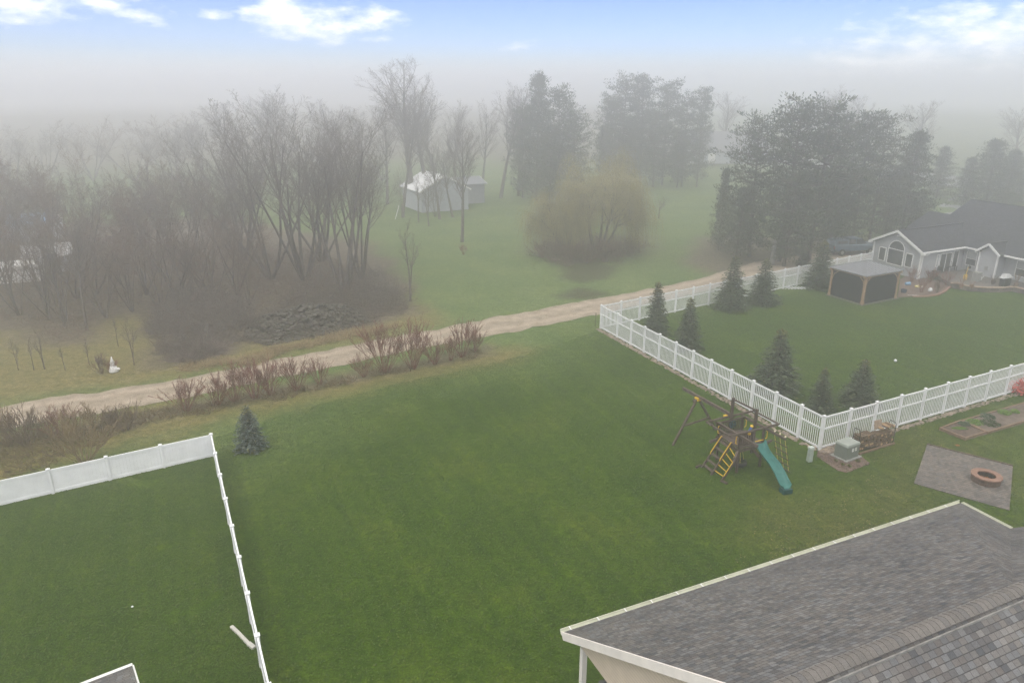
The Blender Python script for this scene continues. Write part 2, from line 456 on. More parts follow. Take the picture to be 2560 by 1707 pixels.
def shrub_mesh(seed, mtw, h=3.0, spread=.55, stems=26, levels=3, name='shrub'):
    rnd = random.Random(seed); out = []
    spec = [(5, .05, .035, 5, .45, .34, .55), (3, .08, .05, 3, .5, .4, .7), (2, .1, .03, 0, 0, 0, 0)][:levels]
    for i in range(stems):
        a = rnd.random() * 6.28; t = rnd.uniform(.02, spread)
        p = Vector((math.cos(a) * rnd.random() * .25, math.sin(a) * rnd.random() * .25, -.05))
        grow(out, p, Vector((math.cos(a) * t, math.sin(a) * t, 1)).normalized(), h * rnd.uniform(.6, 1.0), .02, 0, spec, rnd)
    zm = max(s[5] for s in out)
    out = [(*[c * h / zm for c in s[:6]], max(s[6], .0115), max(s[7], .0075)) for s in out]
    return seg_mesh(name, out, [mtw], 3)

def sprays(rows, name, mats):
    """needle sprays: each row = centre(3) axis(3) side(3) length width material"""
    A = np.array(rows, dtype=float)
    c, ax, sd, L, W = A[:, :3], A[:, 3:6], A[:, 6:9], A[:, 9:10], A[:, 10:11]
    up = np.cross(ax, sd)
    V = np.empty((len(A), 6, 3))
    V[:, 0] = c - ax * L * .5
    V[:, 1] = c - ax * L * .05 + sd * W * .5 - up * W * .12
    V[:, 2] = c + ax * L * .5
    V[:, 3] = c - ax * L * .05 - sd * W * .5 - up * W * .12
    V[:, 4] = c - ax * L * .2 + up * W * .30
    V[:, 5] = c + ax * L * .25 + up * W * .22
    b = (np.arange(len(A)) * 6)[:, None]
    Fq = np.concatenate([b + np.array([[0, 1, 5, 4]]), b + np.array([[1, 2, 5, 1]])[:, [0, 1, 2, 2]], b + np.array([[0, 4, 5, 3]]), b + np.array([[3, 5, 2, 2]])])
    tri = np.concatenate([b + np.array([[0, 1, 4]]), b + np.array([[1, 5, 4]]), b + np.array([[1, 2, 5]]), b + np.array([[0, 4, 3]]), b + np.array([[3, 4, 5]]), b + np.array([[3, 5, 2]])])
    mi = np.tile(A[:, 11], 6)
    return np_mesh(name, V.reshape(-1, 3), tri, mats, mi)

def make_spruce(seed, width=.27, nm=NEEDLE, dens=1.0, ragged=.15, unit=.30, name='spruce', tipm=BUD, bare=0.0):
    """spruce of height 4: drooping tiers of sprays; width = base radius / height"""
    rnd = random.Random(seed); rows = []; tw = []
    Hh = 4.0; z = .22 + bare
    while z < Hh * .985:
        t = z / Hh
        rad = Hh * width * (1 - t) ** .82 * (1 + rnd.uniform(-ragged, ragged)) + .04
        nb = max(5, int((9 + 7 * (1 - t)) * dens))
        a0 = rnd.random() * 6.28
        for k in range(nb):
            a = a0 + 2 * math.pi * (k + rnd.uniform(-.3, .3)) / nb
            L = rad * rnd.uniform(.72, 1.14)
            ca, sa = math.cos(a), math.sin(a)
            droop = rnd.uniform(.10, .34) * (1 - t * .8) - .25 * t
            tipz = z - L * droop
            tw.append((0, 0, z, ca * L * .92, sa * L * .92, tipz, .018, .006))
            m = max(2, int(L / (unit * .42)))
            for i in range(m):
                f = (i + .9) / m
                pc = Vector((ca * L * f, sa * L * f, z + (tipz - z) * f * (1.25 - .25 * f)))
                pc += Vector((rnd.gauss(0, .02), rnd.gauss(0, .02), rnd.gauss(0, .03)))
                for sgn in (-1, 1, 0):
                    if sgn == 0 and f < .5: continue
                    aa = a + sgn * rnd.uniform(.5, 1.0)
                    ax = Vector((math.cos(aa), math.sin(aa), rnd.uniform(-.45, .25))).normalized()
                    sd = ax.cross(Vector((rnd.gauss(0, .35), rnd.gauss(0, .35), 1))).normalized()
                    ll = unit * rnd.uniform(.65, 1.1) * (1 - .45 * t) * (.75 + .5 * (1 - f))
                    tipmat = 1 if (t > .84 and rnd.random() < .45) or (f > .8 and rnd.random() < .05) else 0
                    rows.append((*(pc + ax * ll * .35), *ax, *sd, ll, ll * .42, tipmat))
        z += Hh * (.040 + .016 * rnd.random()) * (1.2 - .45 * t)
    for i in range(7):
        ax = Vector((rnd.gauss(0, .25), rnd.gauss(0, .25), 1)).normalized(); sd = ax.orthogonal().normalized()
        rows.append((*Vector((0, 0, Hh - .1)), *ax, *sd, .3, .08, 1))
    trunk = [(0, 0, -.05, 0, 0, Hh * .5, .075, .045), (0, 0, Hh * .5, 0, 0, Hh, .045, .008)]
    tk = seg_mesh(name + '_trunk', trunk + tw, [BARK], 5)
    return [('trunk', tk), ('crown', sprays(rows, name + '_crown', [nm, tipm]))], 4.0

def make_pine(seed, nm=NEEDLEP, Hh=16.0, rad=4.6, base=.08, clumps=125, shape=.55, per=30, name='pine', un=.75, om=NEEDLEO, odd=.04):
    """tall pine: whorled limbs that carry flattened needle clumps, ragged outline"""
    rnd = random.Random(seed); rows = []; tw = []
    lean = Vector((rnd.gauss(0, .02), rnd.gauss(0, .02), 1))
    tw.append((0, 0, -.1, lean.x * Hh * .5, lean.y * Hh * .5, Hh * .5, .26, .17)); tw.append((lean.x * Hh * .5, lean.y * Hh * .5, Hh * .5, lean.x * Hh, lean.y * Hh, Hh * .98, .17, .03))
    for k in range(clumps):
        t = base + (1 - base) * ((k + rnd.random()) / clumps) ** .9
        prof = (math.sin(math.pi * min(1, (1 - t) * .85 + .12)) ** .7 * shape + (1 - t) ** .8 * (1 - shape)) + .05
        L = rad * prof * rnd.uniform(.45, 1.22)
        a = k * 2.39996 + rnd.uniform(-.5, .5)
        z = Hh * t
        o = Vector((lean.x * z, lean.y * z, z - L * .05))
        tip = o + Vector((math.cos(a) * L, math.sin(a) * L, L * rnd.uniform(.0, .55)))
        mid = o.lerp(tip, .55) + Vector((0, 0, -.05 * L))
        r = .03 + .012 * L
        tw.append((*o, *mid, r, r * .6)); tw.append((*mid, *tip, r * .6, .01))
        for cc in range(3 if L > 1.6 else 2):
            c0 = o.lerp(tip, (.97, .66, .40)[cc]) + Vector((rnd.gauss(0, .3), rnd.gauss(0, .3), rnd.gauss(0, .15)))
            sz = rnd.uniform(.5, .95) * (1 + .06 * L); dead = 1 if rnd.random() < odd else 0
            for i in range(int(per * (1, .7, .5)[cc])):
                v = Vector((rnd.gauss(0, 1), rnd.gauss(0, 1), rnd.gauss(0, .5)))
                v = v.normalized() * sz * rnd.random() ** .5; v.z *= .85
                ax = (v.normalized() * .8 + Vector((math.cos(a) * .4, math.sin(a) * .4, .55)) + Vector((rnd.gauss(0, .3), rnd.gauss(0, .3), rnd.gauss(0, .3)))).normalized()
                sd = ax.cross(Vector((rnd.gauss(0, .5), rnd.gauss(0, .5), 1))).normalized()
                ll = un * rnd.uniform(.3, .6)
                rows.append((*(c0 + v), *ax, *sd, ll, ll * .38, dead))
    return [('trunk', seg_mesh(name + '_trunk', tw, [BARK], 6)), ('crown', sprays(rows, name + '_crown', [nm, om]))], Hh

def make_willow(seed):
    rnd = random.Random(seed); out = []; str_ = []
    spec = [(5, .10, .02, 7, .6, .7, .6), (4, .16, .05, 7, .5, .7, .6), (3, .2, .0, 0, 0, 0, 0)]
    for i in range(6):
        a = 6.28 * i / 6 + rnd.random(); t = rnd.uniform(.25, .8)
        grow(out, Vector((math.cos(a) * .3, math.sin(a) * .3, 0)), Vector((math.cos(a) * t, math.sin(a) * t, 1)).normalized(), rnd.uniform(6.5, 9), .22, 0, spec, rnd)
    ends = [(Vector(s[3:6]), s[8]) for s in out if s[8] >= 1]
    for e, lv in ends:
        for k in range(4):
            p = e + Vector((rnd.gauss(0, .35), rnd.gauss(0, .35), rnd.gauss(0, .3)))
            a = math.atan2(p.y, p.x) + rnd.gauss(0, .7); d = Vector((math.cos(a) * .6, math.sin(a) * .6, rnd.uniform(-.1, .8)))
            L = rnd.uniform(1.5, 6.0); n = 5
            for i in range(n):
                q = p + d.normalized() * (L / n)
                if q.z < .4: break
                str_.append((*p, *q, .012, .008)); p = q; d = d * .6 + Vector((rnd.gauss(0, .1), rnd.gauss(0, .1), -.45))
    zm = max(s[5] for s in out + str_)
    k = 10.0 / zm
    sc_ = lambda s: (*[c * k for c in s[:6]], *s[6:8])
    return [('trunk', seg_mesh('willow_trunk', [sc_(s) for s in out], [BARK], 6)), ('crown', seg_mesh('willow_crown', [sc_(s) for s in str_], [WILLOWM, TWIGB], 3))], 10.0

def place_tree(proto, name, p, height, label, cat, group=None, rz=None, wide=1.0, sink=.05):
    parts, ph = proto
    s = height / ph
    o = bpy.data.objects.new(name, None); COL.objects.link(o); o.empty_display_size = .5
    o.location = (p.x, p.y, p.z - sink); o.rotation_euler = (0, 0, random.uniform(0, 6.28) if rz is None else rz)
    o.scale = (s * wide, s * wide, s)
    tagp(o, label, cat, group)
    for pn, me in parts:
        c = bpy.data.objects.new(pn, me); COL.objects.link(c); c.parent = o
    return o

def place_mesh(me, name, p, height, h0, label, cat, group=None, wide=1.0):
    o = bpy.data.objects.new(name, me); COL.objects.link(o)
    s = height / h0; o.location = (p.x, p.y, p.z - .02); o.scale = (s * wide, s * wide, s); o.rotation_euler = (0, 0, random.uniform(0, 6.28))
    return tagp(o, label, cat, group)

# ------------------------------------------------------------------ ground
def poly_w(pts): return [tuple(D(x, y)[:2]) for x, y in pts]
def dist_in(poly, X, Y):
    """signed distance in metres (positive inside) of grid points to a polygon"""
    P = np.array(poly); n = len(P); inside = np.zeros(X.shape, bool); dm = np.full(X.shape, 1e9)
    for i in range(n):
        a, b = P[i], P[(i + 1) % n]
        cond = ((a[1] > Y) != (b[1] > Y)); dy = (b[1] - a[1]) if b[1] != a[1] else 1e-9
        xi = (b[0] - a[0]) * (Y - a[1]) / dy + a[0]
        inside ^= cond & (X < xi)
        ab = b - a; L2 = max(ab @ ab, 1e-9)
        t = np.clip(((X - a[0]) * ab[0] + (Y - a[1]) * ab[1]) / L2, 0, 1)
        dm = np.minimum(dm, np.hypot(X - a[0] - t * ab[0], Y - a[1] - t * ab[1]))
    return np.where(inside, dm, -dm)

def axis(lo, hi, step, far_lo, far_hi):
    a = list(np.arange(lo, hi + 1e-6, step)); s = step; x = lo; left = []
    while x > far_lo: s *= 1.12; x -= s; left.append(x)
    s = step; x = hi; right = []
    while x < far_hi: s *= 1.12; x += s; right.append(x)
    return np.array(left[::-1] + a + right)

xs = axis(-48, 72, .6, -900, 900); ys = axis(8, 112, .6, -60, 1000)
X, Y = np.meshgrid(xs, ys)
nz = np.array([[mnoise.noise(Vector((x * .22, y * .22, 0))) for x in xs] for y in ys])
nf = np.array([[mnoise.noise(Vector((x * .9, y * .9, 5))) for x in xs] for y in ys])
Zg = np.array([[terr(x, y) for x in xs] for y in ys]) + np.where(np.hypot(X, Y) > 100, nz * .3, 0)
def soft(d, w, j=1.5): return np.clip((d + nz * j + nf * j * .6) / w + .5, 0, 1)
dry = soft(dist_in(poly_w([(-500, 1120), (0, 930), (116, 910), (232, 896), (400, 871), (527, 846), (738, 803), (850, 778), (1010, 742), (960, 690), (840, 600), (500, 560), (-400, 600)]), X, Y), 3) * .75
dry = np.maximum(dry, soft(dist_in(poly_w([(-500, 1130), (0, 990), (320, 938), (480, 915), (760, 870), (1112, 800), (1230, 800), (1190, 832), (960, 872), (770, 912), (560, 960), (480, 992), (300, 1040), (0, 1110), (-500, 1250)]), X, Y), 2.5) * .75)
dry = np.maximum(dry, soft(dist_in(poly_w([(1900, 1130), (2180, 1000), (2352, 960), (2352, 1080), (2150, 1160), (2000, 1280), (1850, 1260), (1780, 1180)]), X, Y), 6, 3.5) * .34)
lit = soft(dist_in(poly_w([(-400, 760), (0, 765), (120, 800), (210, 790), (260, 730), (330, 735), (345, 800), (372, 838), (470, 825), (600, 780), (740, 765), (860, 745), (955, 715), (950, 660), (870, 560), (500, 500), (-400, 540)]), X, Y), 2.5)
lit = np.maximum(lit, soft(dist_in(poly_w([(1575, 590), (1600, 625), (1700, 640), (1850, 625), (2010, 590), (2000, 540), (1600, 545)]), X, Y), 3) * .9)
lit = np.maximum(lit, soft(dist_in(poly_w([(1215, 560), (1230, 590), (1300, 606), (1440, 602), (1520, 570), (1500, 540), (1250, 535)]), X, Y), 3) * .45)
hedge_line = [(0, 1015), (300, 965), (430, 938), (570, 912), (735, 882), (850, 858), (950, 838), (1110, 805)]
hd = np.full(X.shape, 1e9); HL = [D(*p) for p in hedge_line]
for a, b in zip(HL[:-1], HL[1:]):
    ab = np.array([b.x - a.x, b.y - a.y]); t = np.clip(((X - a.x) * ab[0] + (Y - a.y) * ab[1]) / (ab @ ab), 0, 1)
    hd = np.minimum(hd, np.hypot(X - a.x - t * ab[0], Y - a.y - t * ab[1]))
lit = np.maximum(lit, np.clip(1.1 - hd / 1.3 + nf * .6, 0, 1) * .85)
rfar = np.hypot(X, Y); lit = np.maximum(lit, np.clip((rfar - 150 + nz * 14) / 30, 0, 1) * np.where(X > 45, .35, .85))
wet = np.zeros(X.shape)
for pl in ([(1280, 610), (1290, 640), (1330, 648), (1400, 640), (1420, 612), (1350, 600)], [(1280, 676), (1300, 686), (1360, 684), (1385, 672), (1330, 666)]):
    wet = np.maximum(wet, soft(dist_in(poly_w(pl), X, Y), 1.5, 1.2))
lush = soft(dist_in([(-60, 5), (-22, 31), (-13.5, 31.5), (-8, 41), (2, 45), (6.5, 52), (36, 72), (60, 60), (60, 5)], X, Y), 9, 1.5)
me = np_mesh('ground', np.stack([X, Y, Zg], -1).reshape(-1, 3),
    (lambda w, h: np.array([[j * w + i, j * w + i + 1, (j + 1) * w + i + 1, (j + 1) * w + i] for j in range(h - 1) for i in range(w - 1)]))(len(xs), len(ys)), [], smooth=True)
ca = me.color_attributes.new('cover', 'FLOAT_COLOR', 'POINT')
ca.data.foreach_set('color', np.stack([dry, lit, wet, lush], -1).astype(np.float32).ravel())
m, nt, b = nodes('grass_ground')
at = nt.nodes.new('ShaderNodeAttribute'); at.attribute_name = 'cover'
sp = nt.nodes.new('ShaderNodeSeparateColor'); nt.links.new(at.outputs['Color'], sp.inputs[0])
b.inputs['Roughness'].default_value = .95; b.inputs['Specular IOR Level'].default_value = .12
def aniso_noise(scale, detail, rot, sx, sy):
    tc = nt.nodes.new('ShaderNodeTexCoord'); mp = nt.nodes.new('ShaderNodeMapping'); mp.inputs['Rotation'].default_value = (0, 0, rot); mp.inputs['Scale'].default_value = (sx, sy, 1)
    nn = nt.nodes.new('ShaderNodeTexNoise'); nn.inputs['Scale'].default_value = scale; nn.inputs['Detail'].default_value = detail; nn.inputs['Roughness'].default_value = .62
    mp.inputs['Scale'].default_value = (1, 1, 1); mq = nt.nodes.new('ShaderNodeMapping'); mq.inputs['Scale'].default_value = (sx, sy, 1)
    nt.links.new(tc.outputs['Object'], mp.inputs[0]); nt.links.new(mp.outputs[0], mq.inputs[0]); nt.links.new(mq.outputs[0], nn.inputs['Vector']); return nn
n_big = noise_tex(nt, .22, 5); n_mid = noise_tex(nt, 1.6, 6, .65); n_fin = noise_tex(nt, 13, 4, .7); n_str = aniso_noise(1.9, 2, R(66), .05, 1.0)
g1 = ramp(nt, [(.30, (.037, .074, .009)), (.52, (.049, .092, .011)), (.72, (.074, .112, .015))]); nt.links.new(n_big.outputs['Fac'], g1.inputs[0])
f1 = ramp(nt, [(.30, (.085, .140, .052)), (.70, (.135, .182, .075))]); nt.links.new(n_big.outputs['Fac'], f1.inputs[0])
grass = mixc(nt, at.outputs['Alpha'], f1.outputs[0], g1.outputs[0])
st = ramp(nt, [(.36, (.84, .88, .90)), (.66, (1.20, 1.13, 1.04))]); nt.links.new(n_str.outputs['Fac'], st.inputs[0])
grass = mixc(nt, at.outputs['Alpha'], grass, mixc(nt, 1.0, grass, st.outputs[0], 'MULTIPLY'))
md = ramp(nt, [(.30, (.70, .76, .70)), (.55, (1.0, 1.0, 1.0)), (.75, (1.35, 1.24, 1.12))]); nt.links.new(n_mid.outputs['Fac'], md.inputs[0])
grass = mixc(nt, 1.0, grass, md.outputs[0], 'MULTIPLY')
fn = ramp(nt, [(.28, (.42, .48, .40)), (.5, (.98, .98, .95)), (.74, (1.75, 1.6, 1.45))]); nt.links.new(n_fin.outputs['Fac'], fn.inputs[0])
dr = ramp(nt, [(.35, (.125, .112, .045)), (.6, (.215, .165, .085))]); nt.links.new(n_mid.outputs['Fac'], dr.inputs[0])
c = mixc(nt, sp.outputs[0], grass, dr.outputs[0])
lt = ramp(nt, [(.35, (.082, .072, .064)), (.65, (.165, .140, .118))]); nt.links.new(n_mid.outputs['Fac'], lt.inputs[0])
c = mixc(nt, sp.outputs[1], c, lt.outputs[0])
c = mixc(nt, M(nt, 'MULTIPLY', sp.outputs[2], .75), c, (.055, .050, .036))
n_pat = noise_tex(nt, 4.2, 5, .75); pt_ = ramp(nt, [(.32, (.60, .66, .62)), (.5, (1.0, 1.0, 1.0)), (.68, (1.55, 1.42, 1.30))]); nt.links.new(n_pat.outputs['Fac'], pt_.inputs[0])
c = mixc(nt, 1.0, c, pt_.outputs[0], 'MULTIPLY')
n_spk = noise_tex(nt, 7.5, 2, .5); sk = ramp(nt, [(.66, (0, 0, 0)), (.76, (1, 1, 1))]); nt.links.new(n_spk.outputs['Fac'], sk.inputs[0])
c = mixc(nt, M(nt, 'MULTIPLY', sk.outputs[0], M(nt, 'MINIMUM', M(nt, 'ADD', .25, M(nt, 'MULTIPLY', sp.outputs[0], 1.6)), .85)), c, (.22, .19, .09))
n_det = noise_tex(nt, 42, 3, .7); dt = ramp(nt, [(.30, (.55, .62, .5)), (.72, (1.45, 1.35, 1.3))]); nt.links.new(n_det.outputs['Fac'], dt.inputs[0])
c = mixc(nt, 1.0, c, fn.outputs[0], 'MULTIPLY'); c = mixc(nt, 1.0, c, dt.outputs[0], 'MULTIPLY')
nt.links.new(c, b.inputs['Base Color'])
bp = nt.nodes.new('ShaderNodeBump'); bp.inputs['Strength'].default_value = .9; bp.inputs['Distance'].default_value = .06
nt.links.new(M(nt, 'ADD', n_fin.outputs['Fac'], n_mid.outputs['Fac']), bp.inputs['Height']); nt.links.new(bp.outputs[0], b.inputs['Normal'])
me.materials.append(m)
g = bpy.data.objects.new('ground', me); COL.objects.link(g); tagp(g, kind='structure')

# ---- dirt lane
def strip(name, U, Lw, m, lift=.012, sub=40, jit=.16, seed=1):
    """a sheet between two edge lines given as world points"""
    rnd = random.Random(seed)
    def res(P, k):
        d = [0]
        for a, b in zip(P[:-1], P[1:]): d.append(d[-1] + (b - a).length)
        o = []
        for i in range(k + 1):
            s = d[-1] * i / k; j = max(0, min(len(P) - 2, next((q for q in range(len(d) - 1) if d[q + 1] >= s), len(P) - 2)))
            t = (s - d[j]) / max(d[j + 1] - d[j], 1e-6); o.append(P[j].lerp(P[j + 1], t))
        return o
    u, l = res(U, sub), res(Lw, sub); V = []; Fq = []; n = 9
    for i, (a, b2) in enumerate(zip(u, l)):
        ax = (a - b2).normalized()
        a = a + ax * (mnoise.noise(Vector((i * .35, 3, seed))) * jit * 2 + rnd.uniform(-.5, .5) * jit); b2 = b2 + ax * (mnoise.noise(Vector((i * .35, 9, seed))) * jit * 2 + rnd.uniform(-.5, .5) * jit)
        for j in range(n):
            p = b2.lerp(a, j / (n - 1)); V.append((p.x, p.y, terr(p.x, p.y) + lift))
    for i in range(sub):
        for j in range(n - 1): Fq.append((i * n + j, (i + 1) * n + j, (i + 1) * n + j + 1, i * n + j + 1))
    me = np_mesh(name, np.array(V), np.array(Fq), [m])
    uvl = me.uv_layers.new(name='UVMap')
    L = sum((b - a).length for a, b in zip(u[:-1], u[1:]))
    for lp in me.loops:
        i, j = divmod(lp.vertex_index, n); uvl.data[lp.index].uv = (i / sub * L, j / (n - 1))
    if me.polygons[0].normal.z < 0: me.flip_normals()
    o = bpy.data.objects.new(name, me); COL.objects.link(o); return tagp(o, kind='structure')
m, nt, b = nodes('tan_dirt_lane')
b.inputs['Roughness'].default_value = .95; b.inputs['Specular IOR Level'].default_value = .15
x, y = uvxy(nt); na = noise_tex(nt, 1.2, 6, .65); nb_ = noise_tex(nt, 16, 3, .7)
c0 = ramp(nt, [(.30, (.23, .19, .15)), (.5, (.345, .29, .235)), (.7, (.44, .375, .31))]); nt.links.new(na.outputs['Fac'], c0.inputs[0])
trk = M(nt, 'ABSOLUTE', M(nt, 'SUBTRACT', M(nt, 'ABSOLUTE', M(nt, 'SUBTRACT', y, .5)), .24))
tr2 = ramp(nt, [(.0, (1.16, 1.14, 1.12)), (.16, (.90, .89, .86))]); nt.links.new(M(nt, 'ADD', trk, M(nt, 'MULTIPLY', M(nt, 'SUBTRACT', na.outputs['Fac'], .5), .3)), tr2.inputs[0])
c = mixc(nt, 1.0, c0.outputs[0], tr2.outputs[0], 'MULTIPLY')
fn2 = ramp(nt, [(.3, (.68, .68, .68)), (.7, (1.25, 1.25, 1.25))]); nt.links.new(nb_.outputs['Fac'], fn2.inputs[0])
nt.links.new(mixc(nt, 1.0, c, fn2.outputs[0], 'MULTIPLY'), b.inputs['Base Color'])
bp = nt.nodes.new('ShaderNodeBump'); bp.inputs['Strength'].default_value = .7; bp.inputs['Distance'].default_value = .05
nt.links.new(nb_.outputs['Fac'], bp.inputs['Height']); nt.links.new(bp.outputs[0], b.inputs['Normal'])
LANE = m
upx = [(-160, 1068), (0, 1019.6), (126, 993.6), (252, 978), (436, 951), (574, 925), (689, 900), (804, 877), (900, 860), (965, 846), (1080, 825), (1213, 798), (1347, 774), (1462, 751), (1577, 732), (1736, 700), (1800, 682), (1890, 655), (2000, 640), (2150, 612), (2230, 606)]
lpx = [(-160, 1132), (0, 1076), (115, 1055), (337, 1017), (444, 998), (597, 965), (689, 946), (823, 919), (900, 904), (1003, 880), (1100, 861), (1210, 843), (1347, 817), (1500, 785), (1600, 763), (1690, 745), (1800, 718), (1900, 693), (2010, 672), (2170, 645), (2230, 632)]
strip('dirt_lane', [unp(*p) for p in upx], [unp(*p) for p in lpx], LANE, .014, 150, .22)
ASPH = mat('worn_grey_asphalt', (.20, .205, .21), (.26, .265, .27), 1, .9)
strip('distant_road', [D(1600, 338), D(1900, 370), D(2100, 396), D(2352, 420), D(2700, 450)], [D(1600, 356), D(1900, 386), D(2100, 420), D(2352, 446), D(2700, 480)], ASPH, .05, 60, .3, 4)
strip('driveway', [D(2128, 498), D(2160, 470), D(2200, 448)], [D(2178, 512), D(2215, 486), D(2240, 455)], ASPH, .03, 20, .2, 5)

# ------------------------------------------------------------------ fences
def fence_line(parent, pts, h, picket=True, wood=WHITE, first=True):
    """posts at pts, a panel between each two; posts and panels are parts"""
    for i, p in enumerate(pts):
        if i > 0 or first:
            mb = MB(); a = math.atan2(pts[1].y - pts[0].y, pts[1].x - pts[0].x)
            mb.box((p.x, p.y, (h + .04) / 2), (.125, .125, h + .04), a)
            mb.box((p.x, p.y, h + .055), (.16, .16, .03), a); mb.box((p.x, p.y, h + .09), (.12, .12, .04), a, .3)
            mb.build('post', wood, parent)
        if i + 1 < len(pts):
            q = pts[i + 1]; d = (q - p).normalized(); L = (q - p).length; a0 = p + d * .064; a1 = q - d * .064
            mb = MB(); up = lambda v, z: Vector((v.x, v.y, z))
            if picket:
                mid = h * .63
                for z, hh_ in ((h - .05, .09), (mid, .085), (.13, .10)): mb.beam(up(a0, z), up(a1, z), .05, hh_)
                n = max(8, int(round(L / .135)))
                for k in range(1, n):
                    c = p + d * (L * k / n); mb.box((c.x, c.y, (.18 + h - .095) / 2), (.045, .026, h - .095 - .18), math.atan2(d.y, d.x))
            else:
                mb.beam(up(a0, h - .05), up(a1, h - .05), .055, .12); mb.beam(up(a0, .09), up(a1, .09), .055, .14)
                n = int(L / .15)
                for k in range(n):
                    s0 = a0.lerp(a1, k / n); s1 = a0.lerp(a1, (k + .985) / n)
                    mb.beam(up(s0, (h + .05) / 2), up(s1, (h + .05) / 2), .022, h - .27)
            mb.build('panel', wood, parent)

near_c = Z2(200, 845); far_c = unp(1501.5, 821.8)
lx = [(98, 342), (210, 418), (342, 488), (481, 555), (640, 630), (800, 712), (975, 800), (1160, 890), (1362, 995), (1577, 1105), (1820, 1220), (2075, 1348)]
PH_ = 1.84
nl = [unp(1480 + a / 4.055, 680 + c / 4.055, PH_ + .1) for a, c in lx]
dl = (near_c - far_c); L = dl.length; dl.normalize()
ts = [max(0, (Vector((p.x, p.y, 0)) - far_c).dot(dl)) for p in nl]; ts[0] = 0
leg1 = [far_c + dl * t for t in ts] + [near_c]
end2 = Z2(2110, 280); d2 = (end2 - near_c); n2 = 8; leg2 = [near_c + d2 * (i / n2) for i in range(15)]
end3 = R6(1365, 75, 1.9); end3.z = 0; leg3 = [far_c + (end3 - far_c) * (i / 18) for i in range(19)]
f = empty('picket_fence', near_c, 'tall white vinyl picket fence running round the neighbour\'s yard with the spruces', 'fence')
fence_line(f, leg1, PH_); fence_line(f, leg2, PH_, first=False); fence_line(f, leg3, PH_, first=False)

pb = [unp(133.2, 1233), unp(273.1, 1198.7), unp(410.5, 1171.5), unp(535.4, 1140)]
HP = 1.17
dA = (pb[0] - pb[3]) / 3
back = [pb[3] + dA * i for i in range(6)][::-1]
st_ = [(1262, 90), (1286, 198), (1312, 317), (1345, 453), (1384, 618), (1426, 815), (1478, 1036), (1544, 1306)]
sp_ = [unp(a / 2.387, 1050 + c / 2.387, HP + .1) for a, c in st_]
for p in sp_: p.z = 0
dS = sp_[7] - sp_[0]; side = [pb[3] + (dS / 7) * i for i in range(10)]
f = empty('privacy_fence', pb[3], 'low solid white board fence round the lower left yard', 'fence')
fence_line(f, back, HP, False, PRIV); fence_line(f, side, HP, False, PRIV, first=False)

# rocks along the foot of the picket fence
rnd = random.Random(3); mb = MB()
def rocks_along(a, b, w, n, off, r0=.05, r1=.13):
    d = (b - a); L = d.length; d = d.normalized(); nrm = Vector((d.y, -d.x, 0))
    for i in range(n):
        p = a + d * rnd.random() * L + nrm * (off + rnd.uniform(-w, w)); r = rnd.uniform(r0, r1)
        mb.blob((p.x, p.y, r * .2), (r, r * rnd.uniform(.6, 1), r * .55), 6, 4, .18, rnd.random())
s1 = -1 if (Vector((dl.y, -dl.x, 0))).dot(Vector((-1, -.3, 0))) < 0 else 1
rocks_along(far_c, near_c, .17, 700, .24 * s1, .05, .11); 
d2n = d2.normalized(); s2 = -1 if Vector((d2n.y, -d2n.x, 0)).dot(Vector((.3, -1, 0))) < 0 else 1
rocks_along(near_c, leg2[12], .15, 650, .22 * s2, .04, .10)
rocks_along(near_c - dl * .5, near_c + d2n * 1.8, .35, 110, .5 * s2, .07, .16)
o = mb.build('gravel', STONE, uv=False, smooth=True); tagp(o, 'strip of rounded tan stones along the foot of the white picket fence', 'gravel', kind='stuff')

# ------------------------------------------------------------------ playset
PC = Vector((10.98, 31.2, 0)); PV = Vector((.902, .432, 0)).normalized(); PP = Vector((PV.y, -PV.x, 0))
def Q(v, p, z): return PC + PV * v + PP * p + Vector((0, 0, z))
ps = empty('playset', PC, 'dark timber climbing frame with swing beam, ladders and teal slide on the lawn', 'playset')
def bm_(name, segs, m=TIMBER, w=.1, h=.1, parent=ps):
    mb = MB()
    for s in segs:
        mb.beam(s[0], s[1], s[2] if len(s) > 2 else w, s[3] if len(s) > 3 else h)
    return mb.build(name, m, parent)
bm_('swing_beam', [(Q(0, -.62, 2.24), Q(-.08, -4.35, 2.30))], TIMBERTOP, .10, .16)
ap = Q(-.08, -3.15, 2.16)
bm_('swing_leg', [(ap + PV * -.06, Q(-1.71, -2.85, 0))]); bm_('swing_leg', [(ap + PV * .06, Q(1.5, -3.35, 0))])
bm_('cross_brace', [(Q(-1.06, -3.02, .88), Q(.88, -3.2, .92), .08, .08)])
mb = MB(); mb.box(tuple(ap + Vector((0, 0, .02))), (.22, .26, .16), .45); mb.build('yellow_bracket', YELLOW, ps)
mb = MB(); mb.blob(tuple(ap + Vector((-.12, .05, -.12))), .13, 8, 6, .05); mb.build('bracket_bolt_cover', TIMBER, ps)
for v in (-.72, .72):
    for p in (-.7, .7):
        bm_('post', [(Q(v, p, 0), Q(v, p, 2.05))])
bm_('ridge_post', [(Q(0, -.75, 1.0), Q(0, -.75, 3.16), .1, .13)]); bm_('ridge_post', [(Q(.06, .75, .9), Q(.06, .75, 3.16), .1, .13)])
bm_('ridge_bar', [(Q(0, -.7, 3.08), Q(.06, .7, 3.08), .06, .07)])
fr = [Q(-1.48, -.84, 2.14), Q(-1.48, .84, 2.14), Q(1.5, .84, 2.14), Q(1.5, -.84, 2.14)]
bm_('canopy_frame', [(fr[0], fr[3], .06, .09), (fr[1], fr[2], .06, .09), (fr[0], fr[1], .05, .07), (fr[2], fr[3], .05, .07)], TIMBERTOP)
